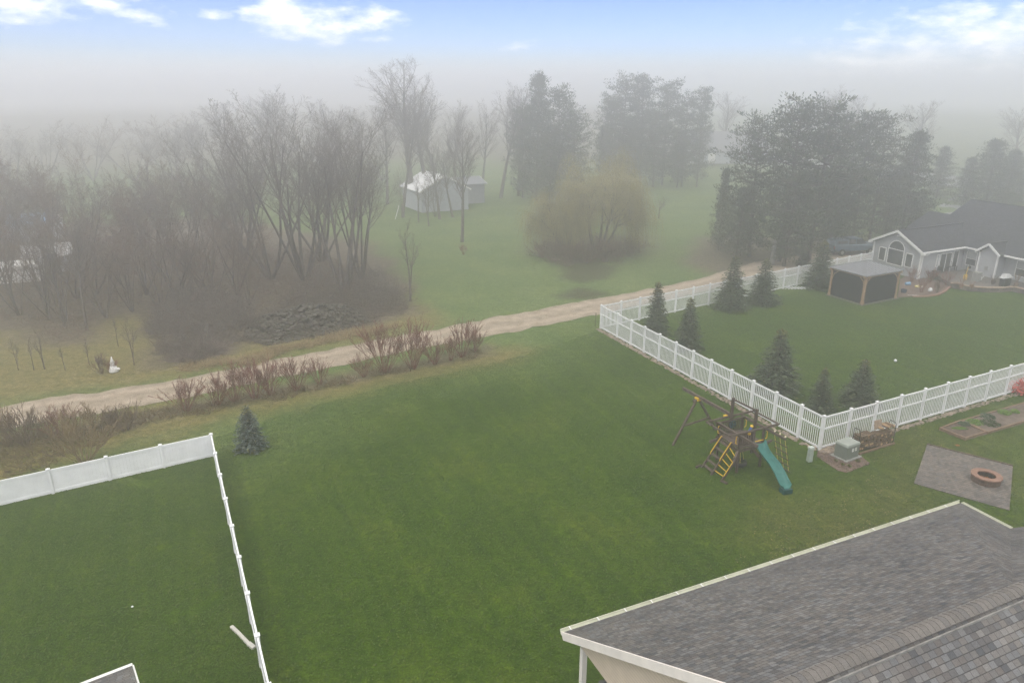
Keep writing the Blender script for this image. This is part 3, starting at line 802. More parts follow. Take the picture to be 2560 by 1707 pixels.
bm_('side_beam', [(Q(-.82, -.8, 2.0), Q(-.86, 1.95, 2.0), .09, .12)], TIMBERTOP)
bm_('side_beam', [(Q(.82, -.9, 2.0), Q(.82, 1.95, 2.0), .09, .12)], TIMBERTOP)
bm_('canopy_strut', [(Q(-.72, -.72, 1.6), Q(-1.0, -.74, 2.1), .06, .06)])
mb = MB()
for k in range(9):
    v = -.72 + 1.44 * (k + .5) / 9; mb.beam(Q(v, -.74, 1.3), Q(v, .74, 1.3), .15, .035)
mb.build('deck', TIMBERTOP, ps)
bm_('deck_rim', [(Q(-.79, -.8, 1.2), Q(-.79, .8, 1.2), .05, .16), (Q(.79, -.8, 1.2), Q(.79, .8, 1.2), .05, .16), (Q(-.76, -.79, 1.2), Q(.76, -.79, 1.2), .05, .16), (Q(-.76, .79, 1.2), Q(.76, .79, 1.2), .05, .16)])
def railing(v0, v1, p):
    mb = MB(); n = int((v1 - v0) / .11)
    mb.beam(Q(v0, p, 2.0), Q(v1, p, 2.0), .05, .09); mb.beam(Q(v0, p, 1.42), Q(v1, p, 1.42), .05, .07)
    for k in range(n):
        v = v0 + (v1 - v0) * (k + .5) / n; mb.beam(Q(v, p, 1.46), Q(v, p, 1.96), .055, .022)
    return mb.build('slatted_railing', TIMBER, ps)
railing(-.66, .66, -.70); railing(-.66, .02, .70)
mb = MB()
for p, q in ((Q(-.76, -.7, 1.15), Q(-1.12, -.85, .98)), (Q(-.76, .7, 1.15), Q(-1.2, 1.0, 1.0)), (Q(.78, .7, 1.15), Q(1.2, .8, 1.35)), (Q(.78, -.7, 1.15), Q(1.15, -.85, 1.1)), (Q(.1, .8, 1.1), Q(.15, 1.15, .85))): mb.beam(p, q, .1, .12)
mb.build('deck_bracket', TIMBERTOP, ps)
# ladders on the near left side
rails = [(Q(-.78, -.40, 1.38), Q(-1.86, -.40, 0)), (Q(-.80, .30, 1.38), Q(-1.95, .36, 0)), (Q(-1.05, 1.0, 1.1), Q(-1.95, 1.05, 0))]
lad = bm_('ladder', [(a, b, .07, .11) for a, b in rails], TIMBER)
mb = MB()
for t in (.12, .32, .52, .72, .90): mb.beam(rails[0][0].lerp(rails[0][1], t), rails[1][0].lerp(rails[1][1], t), .15, .035)
mb.build('step', TIMBERTOP, lad)
mb = MB()
for t in (.10, .28, .46, .64, .82): mb.tube([rails[1][0].lerp(rails[1][1], t + .03) + Vector((0, 0, .02)), rails[2][0].lerp(rails[2][1], t) + Vector((0, 0, .02))], .018, 8)
mb.build('rung', YELLOW, lad)
for a, b in rails[:2]:
    mb = MB(); up = Vector((0, 0, .12)); n = PV * -.02
    mb.tube([a.lerp(b, .0) + Vector((0, 0, .03)), a.lerp(b, .03) + up + n, a.lerp(b, .55) + up + n, a.lerp(b, .60) + Vector((0, 0, .03))], .022, 8); mb.build('handrail', YELLOW, lad)
mb = MB(); mb.tube([rails[2][0].lerp(rails[2][1], .30) + Vector((0, 0, .1)), rails[2][0].lerp(rails[2][1], .85) + Vector((0, 0, .1))], .018, 8); mb.build('handrail', YELLOW, lad)
bm_('ladder_foot', [(Q(-1.8, -.55, .05), Q(-2.15, -.48, .05), .1, .1), (Q(-1.9, 1.0, .05), Q(-1.85, 1.35, .05), .1, .09)], TIMBER)
# yellow grab handles
for v, p in ((-.80, -.62), (.80, -.62), (.80, .78), (-.80, .62)):
    mb = MB(); s = -1 if v < 0 else 1
    mb.tube([Q(v, p, 1.5), Q(v + s * .08, p, 1.54), Q(v + s * .08, p, 1.86), Q(v, p, 1.9)], .02, 8); mb.build('grab_handle', YELLOW, ps)
mb = MB(); mb.tube([Q(.1, .74, 1.45), Q(.75, .74, 1.45)], .022, 8); mb.build('safety_bar', YELLOW, ps)
# slide
top = Q(.42, .80, 1.34); bot = Q(.02, 3.12, .22); prof = []
sl = MB(); N = 26; wd = .27
ax = (bot - top); ax.z = 0; ax.normalize(); sx = Vector((-ax.y, ax.x, 0)); Lh = (Vector((bot.x, bot.y, 0)) - Vector((top.x, top.y, 0))).length
cs = [(-1.08, .15), (-1.0, .17), (-.9, .13), (-.72, .03), (-.35, 0), (.35, 0), (.72, .03), (.9, .13), (1.0, .17), (1.08, .15), (1.0, .10), (.78, -.02), (-.78, -.02), (-1.0, .10)]
rings = []
for i in range(N + 1):
    t = i / N
    zz = 1.34 - (t * 1.10 + .07 * math.sin(t * 2 * math.pi * 1.25))
    if t < .07: zz = 1.34 - .2 * t
    if t > .86: zz = max(zz, .24)
    w = wd * (1.15 - .25 * math.sin(min(t * 3, 1) * math.pi / 2) + .12 * t)
    if t > .96: w *= 1 - (t - .96) * 7
    c0_ = top + ax * (Lh * t); c0_.z = zz
    rings.append([c0_ + sx * (a * w) + Vector((0, 0, b_)) for a, b_ in cs])
for r_ in rings: sl.v.extend([tuple(v) for v in r_])
K = len(cs)
for i in range(N):
    for j in range(K): sl.f.append((i * K + j, i * K + (j + 1) % K, (i + 1) * K + (j + 1) % K, (i + 1) * K + j)); sl.mi.append(0)
sl.f.append(tuple(range(K))[::-1]); sl.f.append(tuple(N * K + j for j in range(K))); sl.mi += [0, 0]
sl.build('slide', SLIDE, ps, smooth=True)
mb = MB(); e = top + ax * (Lh * .97); mb.box((e.x, e.y, .11), (.46, .34, .22), math.atan2(sx.y, sx.x)); mb.build('slide_base', mat('dark_teal_slide_base', (.012, .06, .06), (.02, .08, .08), 4, .5), ps)
# cargo net
mb = MB()
for p in (1.25, 1.58, 1.9): mb.tube([Q(.84, p, 1.96), Q(1.48, p - .1, .06)], .016, 6)
nt_ = mb.build('cargo_net', ROPE, ps)
mb = MB()
for t in (.22, .42, .61, .80, .97):
    v = .84 + .64 * t; z = 1.96 - 1.9 * t; mb.beam(Q(v, 1.14 - .1 * t, z), Q(v, 2.0 - .1 * t, z), .045, .045)
mb.build('net_rung', TIMBERTOP, nt_)
mb = MB()
for p in (1.25, 1.58, 1.9): mb.blob(tuple(Q(.84, p, 2.09)), .05, 6, 4, .1)
mb.build('rope_knot', mat('frayed_pale_rope', (.75, .68, .52), (.6, .5, .35), 20, .8), nt_)
# tyre swing
tc_ = Pz(915, 1050, .38)
mb = MB(); n1, n2_ = 24, 10; b0 = 0
for i in range(n1):
    a = 2 * math.pi * i / n1
    for j in range(n2_):
        bb = 2 * math.pi * j / n2_; rr = .29 + .10 * math.cos(bb); mb.v.append((tc_.x + rr * math.cos(a), tc_.y + rr * math.sin(a), .36 + .12 * math.sin(bb) * (1.1 if math.cos(bb) > -.3 else .7)))
for i in range(n1):
    for j in range(n2_): mb.f.append((i * n2_ + j, ((i + 1) % n1) * n2_ + j, ((i + 1) % n1) * n2_ + (j + 1) % n2_, i * n2_ + (j + 1) % n2_)); mb.mi.append(0)
ty = mb.build('tyre_swing', RUBBER, ps, smooth=True)
mb = MB()
for a in (0.4, 2.5, 4.6): mb.tube([(tc_.x + .29 * math.cos(a), tc_.y + .29 * math.sin(a), .46), (tc_.x + .08 * math.cos(a), tc_.y + .08 * math.sin(a), 1.2)], .012, 6)
mb.build('rope', ROPE, ty)
# telescope and steering wheel
a = Q(-.25, .76, 1.98)
mb = MB(); mb.cur = 0; mb.tube([a + Vector((-.06, 0, .05)), a + Vector((.10, .05, .33))], [.045, .06], 10); mb.cur = 1; mb.lathe([(.075, 0), (.075, .06)], 12, tuple(a + Vector((.10, .05, .33)))); mb.blob(tuple(a), .08, 8, 6, 0)
mb.build('toy_telescope', [BLUEP, YELLOW], ps)
mb = MB(); a = Q(.05, -.66, 1.78); n = 18
mb.tube([a + PV * (.17 * math.cos(6.283 * i / n)) + Vector((0, 0, .17 * math.sin(6.283 * i / n))) for i in range(n + 1)], .025, 6, False)
for k in range(3): mb.beam(a, a + PV * (.16 * math.cos(k * 2.1)) + Vector((0, 0, .16 * math.sin(k * 2.1))), .04, .04)
mb.build('toy_steering_wheel', TEALW, ps)
mb = MB(); mb.box(tuple(Q(-.1, -1.0, 2.12)), (.28, .14, .10), .5); mb.build('swing_hanger', YELLOW, ps)

# ------------------------------------------------------------------ utility boxes, firewood
A_ = [Z2(345, 905), Z2(470, 962), Z2(597, 915)]
ux = (A_[2] - A_[1]); uy = (A_[0] - A_[1]); 
c = A_[1] + ux / 2 + uy / 2
ang = math.atan2(ux.y, ux.x)
tb = empty('transformer_box', c, 'green electrical transformer cabinet on gravel by the corner of the picket fence', 'transformer box')
mb = MB(); W_, L_ = ux.length, uy.length * 1.05
mb.box((c.x, c.y, .38), (W_, L_, .68), ang); mb.build('cabinet', UTIL, tb, bevel=.03)
mb = MB(); mb.box((c.x, c.y, .78), (W_ + .05, L_ + .05, .12), ang, .90); mb.build('lid', mat('pale_green_lid_paint', (.31, .34, .31), (.26, .285, .26), 4, .5), tb, bevel=.025)
nrm = Vector((ux.y, -ux.x, 0)).normalized(); un = ux.normalized()
nrm = -uy.normalized()
for k in (.42, .66):
    q = A_[1] + un * (W_ * k) + nrm * .035; mb = MB(); mb.box((q.x, q.y, .52), (.13, .008, .17), ang); lb = mb.build('warning_label', TRIM, tb)
    mb = MB(); q2 = q + nrm * .008; mb.box((q2.x, q2.y, .55), (.07, .006, .07), ang); mb.build('label_symbol', GUTIN, lb)
mb = MB(); mb.box((c.x, c.y, .03), (W_ + .25, L_ + .25, .06), ang); mb.build('concrete_pad', CONC, tb)
pd = Z2(95, 962)
pe = empty('utility_pedestal', pd, 'narrow pale green-grey cable pedestal standing in the lawn beside the fence corner', 'pedestal')
mb = MB(); mb.box((pd.x, pd.y, .34), (.24, .2, .68), .3, .92); mb.build('housing', PEDM, pe, bevel=.02)
mb = MB(); mb.box((pd.x, pd.y, .74), (.26, .22, .12), .3, .95); mb.build('cap', mat('pale_plastic_cap', (.5, .55, .52), (.42, .47, .44), 5, .5), pe, bevel=.02)
gp = [Z2(190, 850), Z2(330, 800), Z2(620, 900), Z2(720, 985), Z2(490, 1080), Z2(390, 1060), Z2(170, 910)]
mb = MB(); mb.prism([(p.x, p.y) for p in gp][::-1], .0, .02); o = mb.build('gravel_bed', MULCH, uv=False); tagp(o, 'reddish gravel bed under and around the green transformer cabinet', 'gravel bed')
rs = random.Random(5); mb = MB()
for i in range(170):
    t, s = rs.random(), rs.random(); p = gp[6].lerp(gp[4], t).lerp(gp[0].lerp(gp[3], t), s); r = rs.uniform(.02, .07); mb.blob((p.x, p.y, .03), (r, r, r * .6), 6, 4, .2, rs.random())
o = mb.build('gravel', MULCH, uv=False); tagp(o, 'loose reddish stones scattered round the transformer cabinet', 'gravel', kind='stuff')
for k, (px, py, s_) in enumerate([(365, 960, .16), (440, 1000, .12), (505, 1015, .15), (600, 965, .2)]):
    q = Z2(px, py); rows = []; rr = random.Random(k)
    for i in range(130):
        d = Vector((rr.gauss(0, 1), rr.gauss(0, 1), abs(rr.gauss(0, .8)) + .2)).normalized(); rows.append((*(d * s_ * .6 * rr.random()), *d, *d.orthogonal().normalized(), .16, .03, rr.choice((0, 0, 1))))
    me = sprays(rows, 'grass_tuft', [mat('dead_sedge', (.17, .12, .06), (.11, .09, .04), 8, .9), PLANTG]); o = bpy.data.objects.new('grass_tuft', me); COL.objects.link(o); o.location = q
    tagp(o, ['small brown grass tuft left of the transformer cabinet', 'brown grass tuft in the gravel right in front of the transformer cabinet', 'spreading brown grass tuft on the front corner of the gravel bed', 'olive grass tuft at the right side of the transformer cabinet'][k], 'plant')

w0, w1 = Z2(600, 865), Z2(945, 785); wd_ = (w1 - w0); WL = wd_.length; wd_.normalize(); wn_ = Vector((-wd_.y, wd_.x, 0))
wr = empty('firewood_rack', w0, 'black metal firewood rack piled with split logs in front of the picket fence', 'firewood rack')
rr = random.Random(11)
fr_m = MB()
for e in (w0 - wd_ * .06, w1 + wd_ * .06):
    fr_m.tube([e + Vector((0, 0, .02)), e + Vector((0, 0, 1.1)), e + wn_ * .06 + Vector((0, 0, 1.2)), e + wn_ * .34 + Vector((0, 0, 1.2)), e + wn_ * .40 + Vector((0, 0, 1.1)), e + wn_ * .40 + Vector((0, 0, .02))], .02, 8)
fr_m.beam(w0 + Vector((0, 0, .08)), w1 + Vector((0, 0, .08)), .04, .04); fr_m.beam(w0 + wn_ * .4 + Vector((0, 0, .08)), w1 + wn_ * .4 + Vector((0, 0, .08)), .04, .04)
fr_m.build('rack_frame', BLACKM, wr)
lab_log = None; cnt = 0; z = .16; row = 0
while z < .98:
    x_ = .06 + rr.uniform(0, .05)
    while x_ < WL - .04 and cnt < 96:
        r = rr.uniform(.055, .085); c0_ = w0 + wd_ * x_ + Vector((0, 0, z + rr.uniform(-.015, .015)))
        mb = MB(); mb.cur = 0; k = rr.choice((4, 5, 6)); a0 = rr.random() * 6; ln = rr.uniform(.40, .50); off = rr.uniform(-.05, .03)
        A0 = c0_ + wn_ * off; A1 = c0_ + wn_ * (off + ln)
        mb.tube([A0, A1], [r, r * .95], k, False); bidx = len(mb.v); mb.cur = 1
        mb.f.append(tuple(range(k))[::-1]); mb.mi.append(1); mb.f.append(tuple(range(k, 2 * k))); mb.mi.append(1)
        mb.build('log', [LOG, LOG if rr.random() < .8 else LOGC], wr, uv=False); cnt += 1
        x_ += r * 1.75
    z += .125
w2 = w0 + wd_ * WL * .50 + wn_ * .15
for k in range(14):
    mb = MB(); p = w0 + wd_ * (WL * (.56 + .4 * rr.random())) + Vector((0, 0, 1.03 + .07 * rr.random())); dd = (wd_ * rr.uniform(-.3, .3) + wn_).normalized()
    mb.tube([p - dd * .05, p + dd * .42], rr.uniform(.04, .06), 5); mb.build('split_log', LOGC if k % 2 else LOG, wr, uv=False)
mb = MB()
for k in range(6):
    p = w2 + wd_ * (.055 * k) + Vector((0, 0, 1.0)); mb.beam(p, p + Vector((-.06, .02, .46)), .2, .03, up=wn_)
mb.build('stacked_boards', mat('pale_boards', (.42, .33, .26), (.30, .22, .17), 8, .85), wr)
mb = MB(); mb.beam(Z2(610, 895) + Vector((0, 0, .05)), Z2(970, 780) + Vector((0, 0, .05)), .09, .09); o = mb.build('landscape_timber', BEDW); tagp(o, 'long timber lying on the grass in front of the firewood rack', 'timber')

# ------------------------------------------------------------------ garden beds
def bed(name, P4, label, hgt=.16, soil=SOIL):
    c = sum(P4, Vector()) / 4; e = empty(name, c, label, 'garden bed')
    mb = MB(); n = 4
    mb.prism([(p.x, p.y) for p in P4], .0, hgt - .05); mb.build('soil', soil, e, uv=False)
    for i in range(4):
        a, b = P4[i], P4[(i + 1) % 4]; d = (b - a).normalized(); mb = MB()
        mb.beam(a - d * .045 + Vector((0, 0, hgt / 2)), b + d * (-.05) + Vector((0, 0, hgt / 2)), .09, hgt); mb.build('edging_board', BEDW, e)
    return e
P4 = [Z2(1445, 640), Z2(1700, 742), Z2(1912, 680), Z2(1650, 562)]
bed('raised_bed', P4, 'small square timber-edged bed of dark soil at the near end of the garden')
v2 = (Z2(2311, 560) - Z2(1912, 680)).normalized()
Q4 = [Z2(1655, 562) + v2 * .14, Z2(1912, 682) + v2 * .14, Z2(1912, 682) + v2 * 10, Z2(1655, 562) + v2 * 10]
bed('garden_bed', Q4, 'long timber-edged vegetable bed beyond the small square one', .14, mat('crumbly_garden_soil', (.17, .135, .115), (.085, .065, .05), 3, .95, bump=.8, detail=8))
def veg(p, r, label, m=PLANTG, n=200, hgt=.18, cat='plant', sz=.12):
    rr = random.Random(int(p.x * 100)); rows = []
    for i in range(n):
        a = rr.random() * 6.28; q = Vector((math.cos(a), math.sin(a), 0)) * r * math.sqrt(rr.random()); q.z = hgt * rr.random() * (1 - (q.length / r) ** 2 * .7)
        d = Vector((rr.gauss(0, 1), rr.gauss(0, 1), abs(rr.gauss(0, 1)))).normalized(); rows.append((*q, *d, *d.orthogonal().normalized(), sz, sz * .5, 0))
    me = sprays(rows, 'plant', [m]); o = bpy.data.objects.new('garden_plant', me); COL.objects.link(o); o.location = (p.x, p.y, .09); return tagp(o, label, cat)
o = veg(Z2(1645, 645), .26, 'elongated pale green plant in the small square bed'); o.scale = (1.6, .5, .8); o.rotation_euler.z = -.1
o = veg(Z2(1690, 600), .3, 'low grey-green plant at the back corner of the small square bed', mat('grey_green_leaves', (.10, .14, .09), (.07, .10, .06), 5, .9))
veg(Z2(1795, 580), .42, 'bright lime clump of leaves at the near end of the long garden bed')
veg(Z2(1930, 520), .4, 'dull green spreading plant in the middle of the long garden bed', MATS['grey_green_leaves'])
veg(Z2(2100, 478), .36, 'bright lime plant near the back edge of the long garden bed')
veg(Z2(2215, 470), .22, 'small lime sprout furthest along the visible garden bed')
veg(Z2(1960, 590), .5, 'low dark green plant along the front side of the long garden bed', mat('dark_green_leaves', (.045, .075, .035), (.07, .09, .05), 5, .9))
veg(Z2(2280, 255), .75, 'coral pink leafy shrub against the picket fence at the picture edge', PINK, 380, .9, 'shrub', .2)

# ------------------------------------------------------------------ paver patio and fire pit
P4 = [Z2(1312, 790), Z2(2195, 1012), Z2(2160, 1472), Z2(1175, 1192)]
P4_PATIO = [(p.x, p.y) for p in P4]
pt = empty('paver_patio', sum(P4, Vector()) / 4, 'square patch of grey-pink pavers set in the lawn', 'patio')
mb = MB(); mb.prism([(p.x, p.y) for p in P4][::-1], .0, .03); mb.build('paving', PAVER, pt)
d = (P4[1] - P4[0]).normalized(); mb = MB(); mb.beam(P4[0] + Vector((0, 0, .03)), P4[1] + Vector((0, 0, .03)), .08, .08); mb.build('edging', SOIL, pt)
fc = Z2(1915, 1150, .1); fc.z = .03
fp = empty('fire_pit', fc, 'round pinkish block fire pit with charred inside and orange leaves, on the patio', 'fire pit')
mb = MB(); nb = 20
for ring in range(2):
    for k in range(nb):
        a0 = 2 * math.pi * (k + ring * .5) / nb; a1 = a0 + 2 * math.pi / nb * .94; z0, z1 = .001 + ring * .135, .133 + ring * .135
        vs = []
        for z in (z0, z1):
            for r_, a in ((.44, a0), (.60, a0), (.60, a1), (.44, a1)): vs.append((fc.x + r_ * math.cos(a), fc.y + r_ * math.sin(a), fc.z + z))
        mb.add(vs, [(0, 3, 2, 1), (4, 5, 6, 7), (0, 1, 5, 4), (1, 2, 6, 5), (2, 3, 7, 6), (3, 0, 4, 7)])
mb.build('block_wall', mat('brown_fire_pit_block', (.15, .10, .08), (.10, .07, .06), 8, .9, bump=.4), fp)
mb = MB()
for k in range(16):
    a0 = 2 * math.pi * k / 16; a1 = a0 + 2 * math.pi / 16 * .97; vs = []
    for z in (.272, .335):
        for r_, a in ((.38, a0), (.64, a0), (.64, a1), (.38, a1)): vs.append((fc.x + r_ * math.cos(a), fc.y + r_ * math.sin(a), fc.z + z))
    mb.add(vs, [(0, 3, 2, 1), (4, 5, 6, 7), (0, 1, 5, 4), (1, 2, 6, 5), (2, 3, 7, 6), (3, 0, 4, 7)])
mb.build('cap_stone_ring', BRICKP, fp)
mb = MB(); mb.lathe([(.432, .02), (.432, .33), (.41, .33), (.41, .02)], 32, tuple(fc), cap=False); mb.build('metal_liner', CHAR, fp)
mb = MB(); mb.lathe([(.41, .012), (.2, .05), (.01, .06)], 24, tuple(fc), cap=False); mb.build('ash_bed', CHAR, fp)
mb = MB(); rr = random.Random(4)
for i in range(70):
    a = rr.random() * 6.28; r_ = .33 * math.sqrt(rr.random()); mb.blob((fc.x + r_ * math.cos(a), fc.y + r_ * math.sin(a), fc.z + .08 + rr.random() * .03), (.035, .03, .012), 5, 3, .3, rr.random())
mb.build('dead_leaves', ORANGE, fp, uv=False)
q = Z2(1622, 800); mb = MB()
for k in range(5): mb.blob((q.x + .07 * math.cos(k * 1.3), q.y + .07 * math.sin(k * 1.3), .03), (.07, .03, .015), 6, 3, .2, k)
o = mb.build('leaf', ORANGE); tagp(o, 'single brown fallen leaf on the grass behind the patio', 'leaf')
q = D(2056, 831); mb = MB(); mb.blob((q.x, q.y, .09), .10, 12, 8, 0); o = mb.build('ball', WHITE, smooth=True); tagp(o, 'small white ball alone on the fenced lawn', 'ball')
for px, py, lb in ((304, 1394, 'tiny white scrap of litter on the lower left lawn'),):
    q = D(px, py); mb = MB(); mb.blob((q.x, q.y, .03), (.05, .035, .03), 7, 4, .3, 2); o = mb.build('scrap', WHITE); tagp(o, lb, 'litter')
# fallen downspout
a, b = D(532, 1441), D(584, 1490); mb = MB(); dd = (b - a).normalized(); sdv = Vector((-dd.y, dd.x, 0))
ds = empty('downspout', a, 'fallen off-white downspout lying on the lawn against the board fence', 'downspout')
pts = [a, a.lerp(b, .3) + sdv * .0, a.lerp(b, .78) + sdv * -.02]
mb.beam(pts[0] + Vector((0, 0, .05)), pts[1] + Vector((0, 0, .05)), .11, .08); mb.beam(pts[1] + Vector((0, 0, .051)), pts[2] + Vector((0, 0, .05)), .108, .078); mb.build('pipe', mat('off_white_aluminium', (.62, .60, .55), (.5, .48, .44), 5, .5), ds)
mb = MB(); mb.beam(pts[2] + dd * .01 + Vector((0, 0, .05)), b + Vector((0, 0, .04)), .14, .1); mb.build('elbow', MATS['off_white_aluminium'], ds)

# ------------------------------------------------------------------ gazebo
gb = [R6(1080, 360), R6(1292, 424), R6(1505, 382)]; gb.append(gb[0] + gb[2] - gb[1]); gc = sum(gb, Vector()) / 4
gz = empty('gazebo', gc, 'wooden gazebo with grey hipped metal roof and black screens in the fenced yard', 'gazebo')
mb = MB(); P = [gc + (p - gc) * 1.14 for p in gb]; mb.prism([(p.x, p.y) for p in P], .0, .05); o = mb.build('paver_base', PAVER, gz)
for p in gb:
    mb = MB(); mb.box((p.x, p.y, 1.2), (.19, .19, 2.3), .45); mb.box((p.x, p.y, .15), (.25, .25, .2), .45); mb.build('post', CEDAR, gz)
for i in range(4):
    a, b = gb[i], gb[(i + 1) % 4]; d = (b - a).normalized()
    mb = MB(); mb.beam(a - d * .3 + Vector((0, 0, 2.44)), b + d * .3 + Vector((0, 0, 2.44)), .12 if i % 2 else .1, .2); mb.build('header_beam', CEDAR, gz)
    mb = MB()
    for s, e in ((a, d), (b, -d)):
        pts = [s + e * .07 + Vector((0, 0, 1.62)), s + e * .22 + Vector((0, 0, 2.02)), s + e * .62 + Vector((0, 0, 2.33))]
        mb.tube(pts, .06, 5)
    mb.build('curved_brace', CEDAR, gz)
    n = Vector((d.y, -d.x, 0)) * 0
    mb = MB(); mb.wall(a + d * .1, b - d * .1, .08, 2.30, .02); mb.build('screen', SCREEN, gz)
RC = [gc + (p - gc) * 1.13 for p in gb]; apx = Vector((gc.x, gc.y, 3.28))
mb = MB()
for i in range(4):
    a, b = RC[i].copy(), RC[(i + 1) % 4].copy(); a.z = b.z = 2.56
    mb.add([a, b, apx, a - Vector((0, 0, .07)), b - Vector((0, 0, .07)), apx - Vector((0, 0, .07))], [(0, 1, 2), (5, 4, 3), (0, 3, 4, 1)])
rf = mb.build('roof', ROOFGREY, gz)
mb = MB()
for i in range(4):
    a, b = RC[i].copy(), RC[(i + 1) % 4].copy(); a.z = b.z = 2.56
    mb.tube([a + Vector((0, 0, .02)), apx + Vector((0, 0, .02))], .035, 6)
    for k in range(1, 16):
        t = k / 16; e = a.lerp(b, t); s = 1 - abs(2 * t - 1)
        tp = e.lerp(e + ((apx - (a + b) / 2)), s)
        mb.beam(e + Vector((0, 0, .012)), tp + Vector((0, 0, .012)), .025, .03)
mb.build('roof_seam', ROOFGREY, rf)

# ------------------------------------------------------------------ neighbour's house
HO = H3(900, 880, 2.7); HO.z = 0
va, wa = R(26.0), R(109.0)
HV = Vector((math.cos(va), math.sin(va), 0)); HW = Vector((math.cos(wa), math.sin(wa), 0))
def Hh(a, b, z=0): return HO + HV * a + HW * b + Vector((0, 0, z))
hs = empty('neighbour_house', Hh(0, 0), 'grey-sided ranch house with dark shingle roof, arched window and patio doors', 'house')
EZ = 2.72
def hwall(a0, b0, a1, b1, z0=0, z1=EZ - .08, nm='wall'):
    mb = MB(); mb.wall(Hh(a0, b0), Hh(a1, b1), z0, z1, -.15); return mb.build(nm, SIDING, hs)
# roof planes
W1w = 6.5; pk = 4.28; mzx = 14.0; mz = 6.15; ee = 6.45
mb = MB()
rd1 = (mz - EZ) / (mzx - ee)
end_a = ee + (pk - EZ) / rd1
mb.slab([Hh(0, 0, EZ), Hh(ee + .3, 0, EZ), Hh(end_a, W1w / 2, pk), Hh(0, W1w / 2, pk)], .12)
mb.slab([Hh(0, W1w / 2, pk), Hh(end_a, W1w / 2, pk), Hh(ee + .3, W1w, EZ), Hh(0, W1w, EZ)], .12)
def mainz(a): return EZ + (a - ee) * rd1
SB = -1.55; SB2 = -4.0; sm = (SB + SB2) / 2; spk = 3.62; so = 5.75
# main west slope in pieces: left part, middle, right part beyond the frame
mb.slab([Hh(ee, 5.6, EZ), Hh(ee, 5.6, EZ + .001), Hh(mzx, 5.6, mz), Hh(mzx, -22, mz), Hh(ee, -22, EZ)], .12)
mb.slab([Hh(mzx, 5.6, mz), Hh(mzx + 7.5, 5.6, EZ), Hh(mzx + 7.5, -22, EZ), Hh(mzx, -22, mz)][::1], .12)
# small gable
sa = ee + (spk - EZ) / rd1
mb.slab([Hh(so, SB2, EZ), Hh(ee + .1, SB2, EZ), Hh(sa, sm, spk), Hh(so, sm, spk)], .1)
mb.slab([Hh(so, sm, spk), Hh(sa, sm, spk), Hh(ee + .1, SB, EZ), Hh(so, SB, EZ)], .1)
# lower wing behind on the left
mb.slab([Hh(7.6, 8.4, 3.1), Hh(11.2, 8.4, 4.72), Hh(11.2, 5.5, 4.72), Hh(7.6, 5.5, 3.1)][::-1], .12)
mb.slab([Hh(11.2, 8.4, 4.72), Hh(15.5, 8.4, 2.8), Hh(15.5, 5.5, 2.8), Hh(11.2, 5.5, 4.72)][::-1], .12)
rf = mb.build('roof', SHINGLED, hs)
mb = MB()
for a, b in ((Hh(0, W1w / 2, pk + .03), Hh(end_a, W1w / 2, pk + .03)), (Hh(mzx, 5.6, mz + .03), Hh(mzx, -22, mz + .03)), (Hh(so, sm, spk + .03), Hh(sa, sm, spk + .03))): mb.beam(a, b, .26, .05)
mb.build('ridge_cap', mat('dark_ridge_shingle', (.035, .038, .045), (.05, .053, .06), 4, .9), rf)
for px, z0, z1, r_ in ((H3(1335, 415, 4.35), 4.1, 4.85, .07), (H3(1885, 275, 5.2), 4.9, 5.6, .09)):
    mb = MB(); mb.tube([(px.x, px.y, z0), (px.x, px.y, z1)], r_, 10); 
    if r_ > .08: mb.lathe([(.15, 0), (.15, .07), (.05, .13)], 12, (px.x, px.y, z1 - .02))
    mb.build('vent_pipe', TRIM, rf)
# walls
mb = MB(); g0, g1 = Hh(.4, W1w - .35), Hh(.4, .35); gl = (g1 - g0).length
mb.wall(g0, g1, 0, [(gl, EZ - .05), (gl / 2, pk - .22), (0, EZ - .05)], -.15); mb.build('wall', SIDING, hs)
hwall(.4, .35, ee + .4, .35); hwall(ee + .4, .35, ee + .4, SB - .3); hwall(ee + .4, W1w - .35, .4, W1w - .35)
mb = MB(); g0, g1 = Hh(so + .35, SB - .3), Hh(so + .35, SB2 + .3); gl = (g1 - g0).length
mb.wall(g0, g1, 0, [(gl, EZ - .05), (gl / 2, spk - .2), (0, EZ - .05)], -.15); mb.build('wall', SIDING, hs)
hwall(so + .5, SB2 + .3, ee + .9, SB2 + .3); hwall(ee + .9, SB2 + .3, ee + .9, -22); hwall(mzx + 7, 5.2, ee + .6, 5.2, 0, 2.6)
mb = MB(); mb.wall(Hh(15.2, 8.1), Hh(7.9, 8.1), 0, [((7.3), 3.0), (4.0, 4.5), (0, 2.7)], .15); mb.build('wall', SIDING, hs)
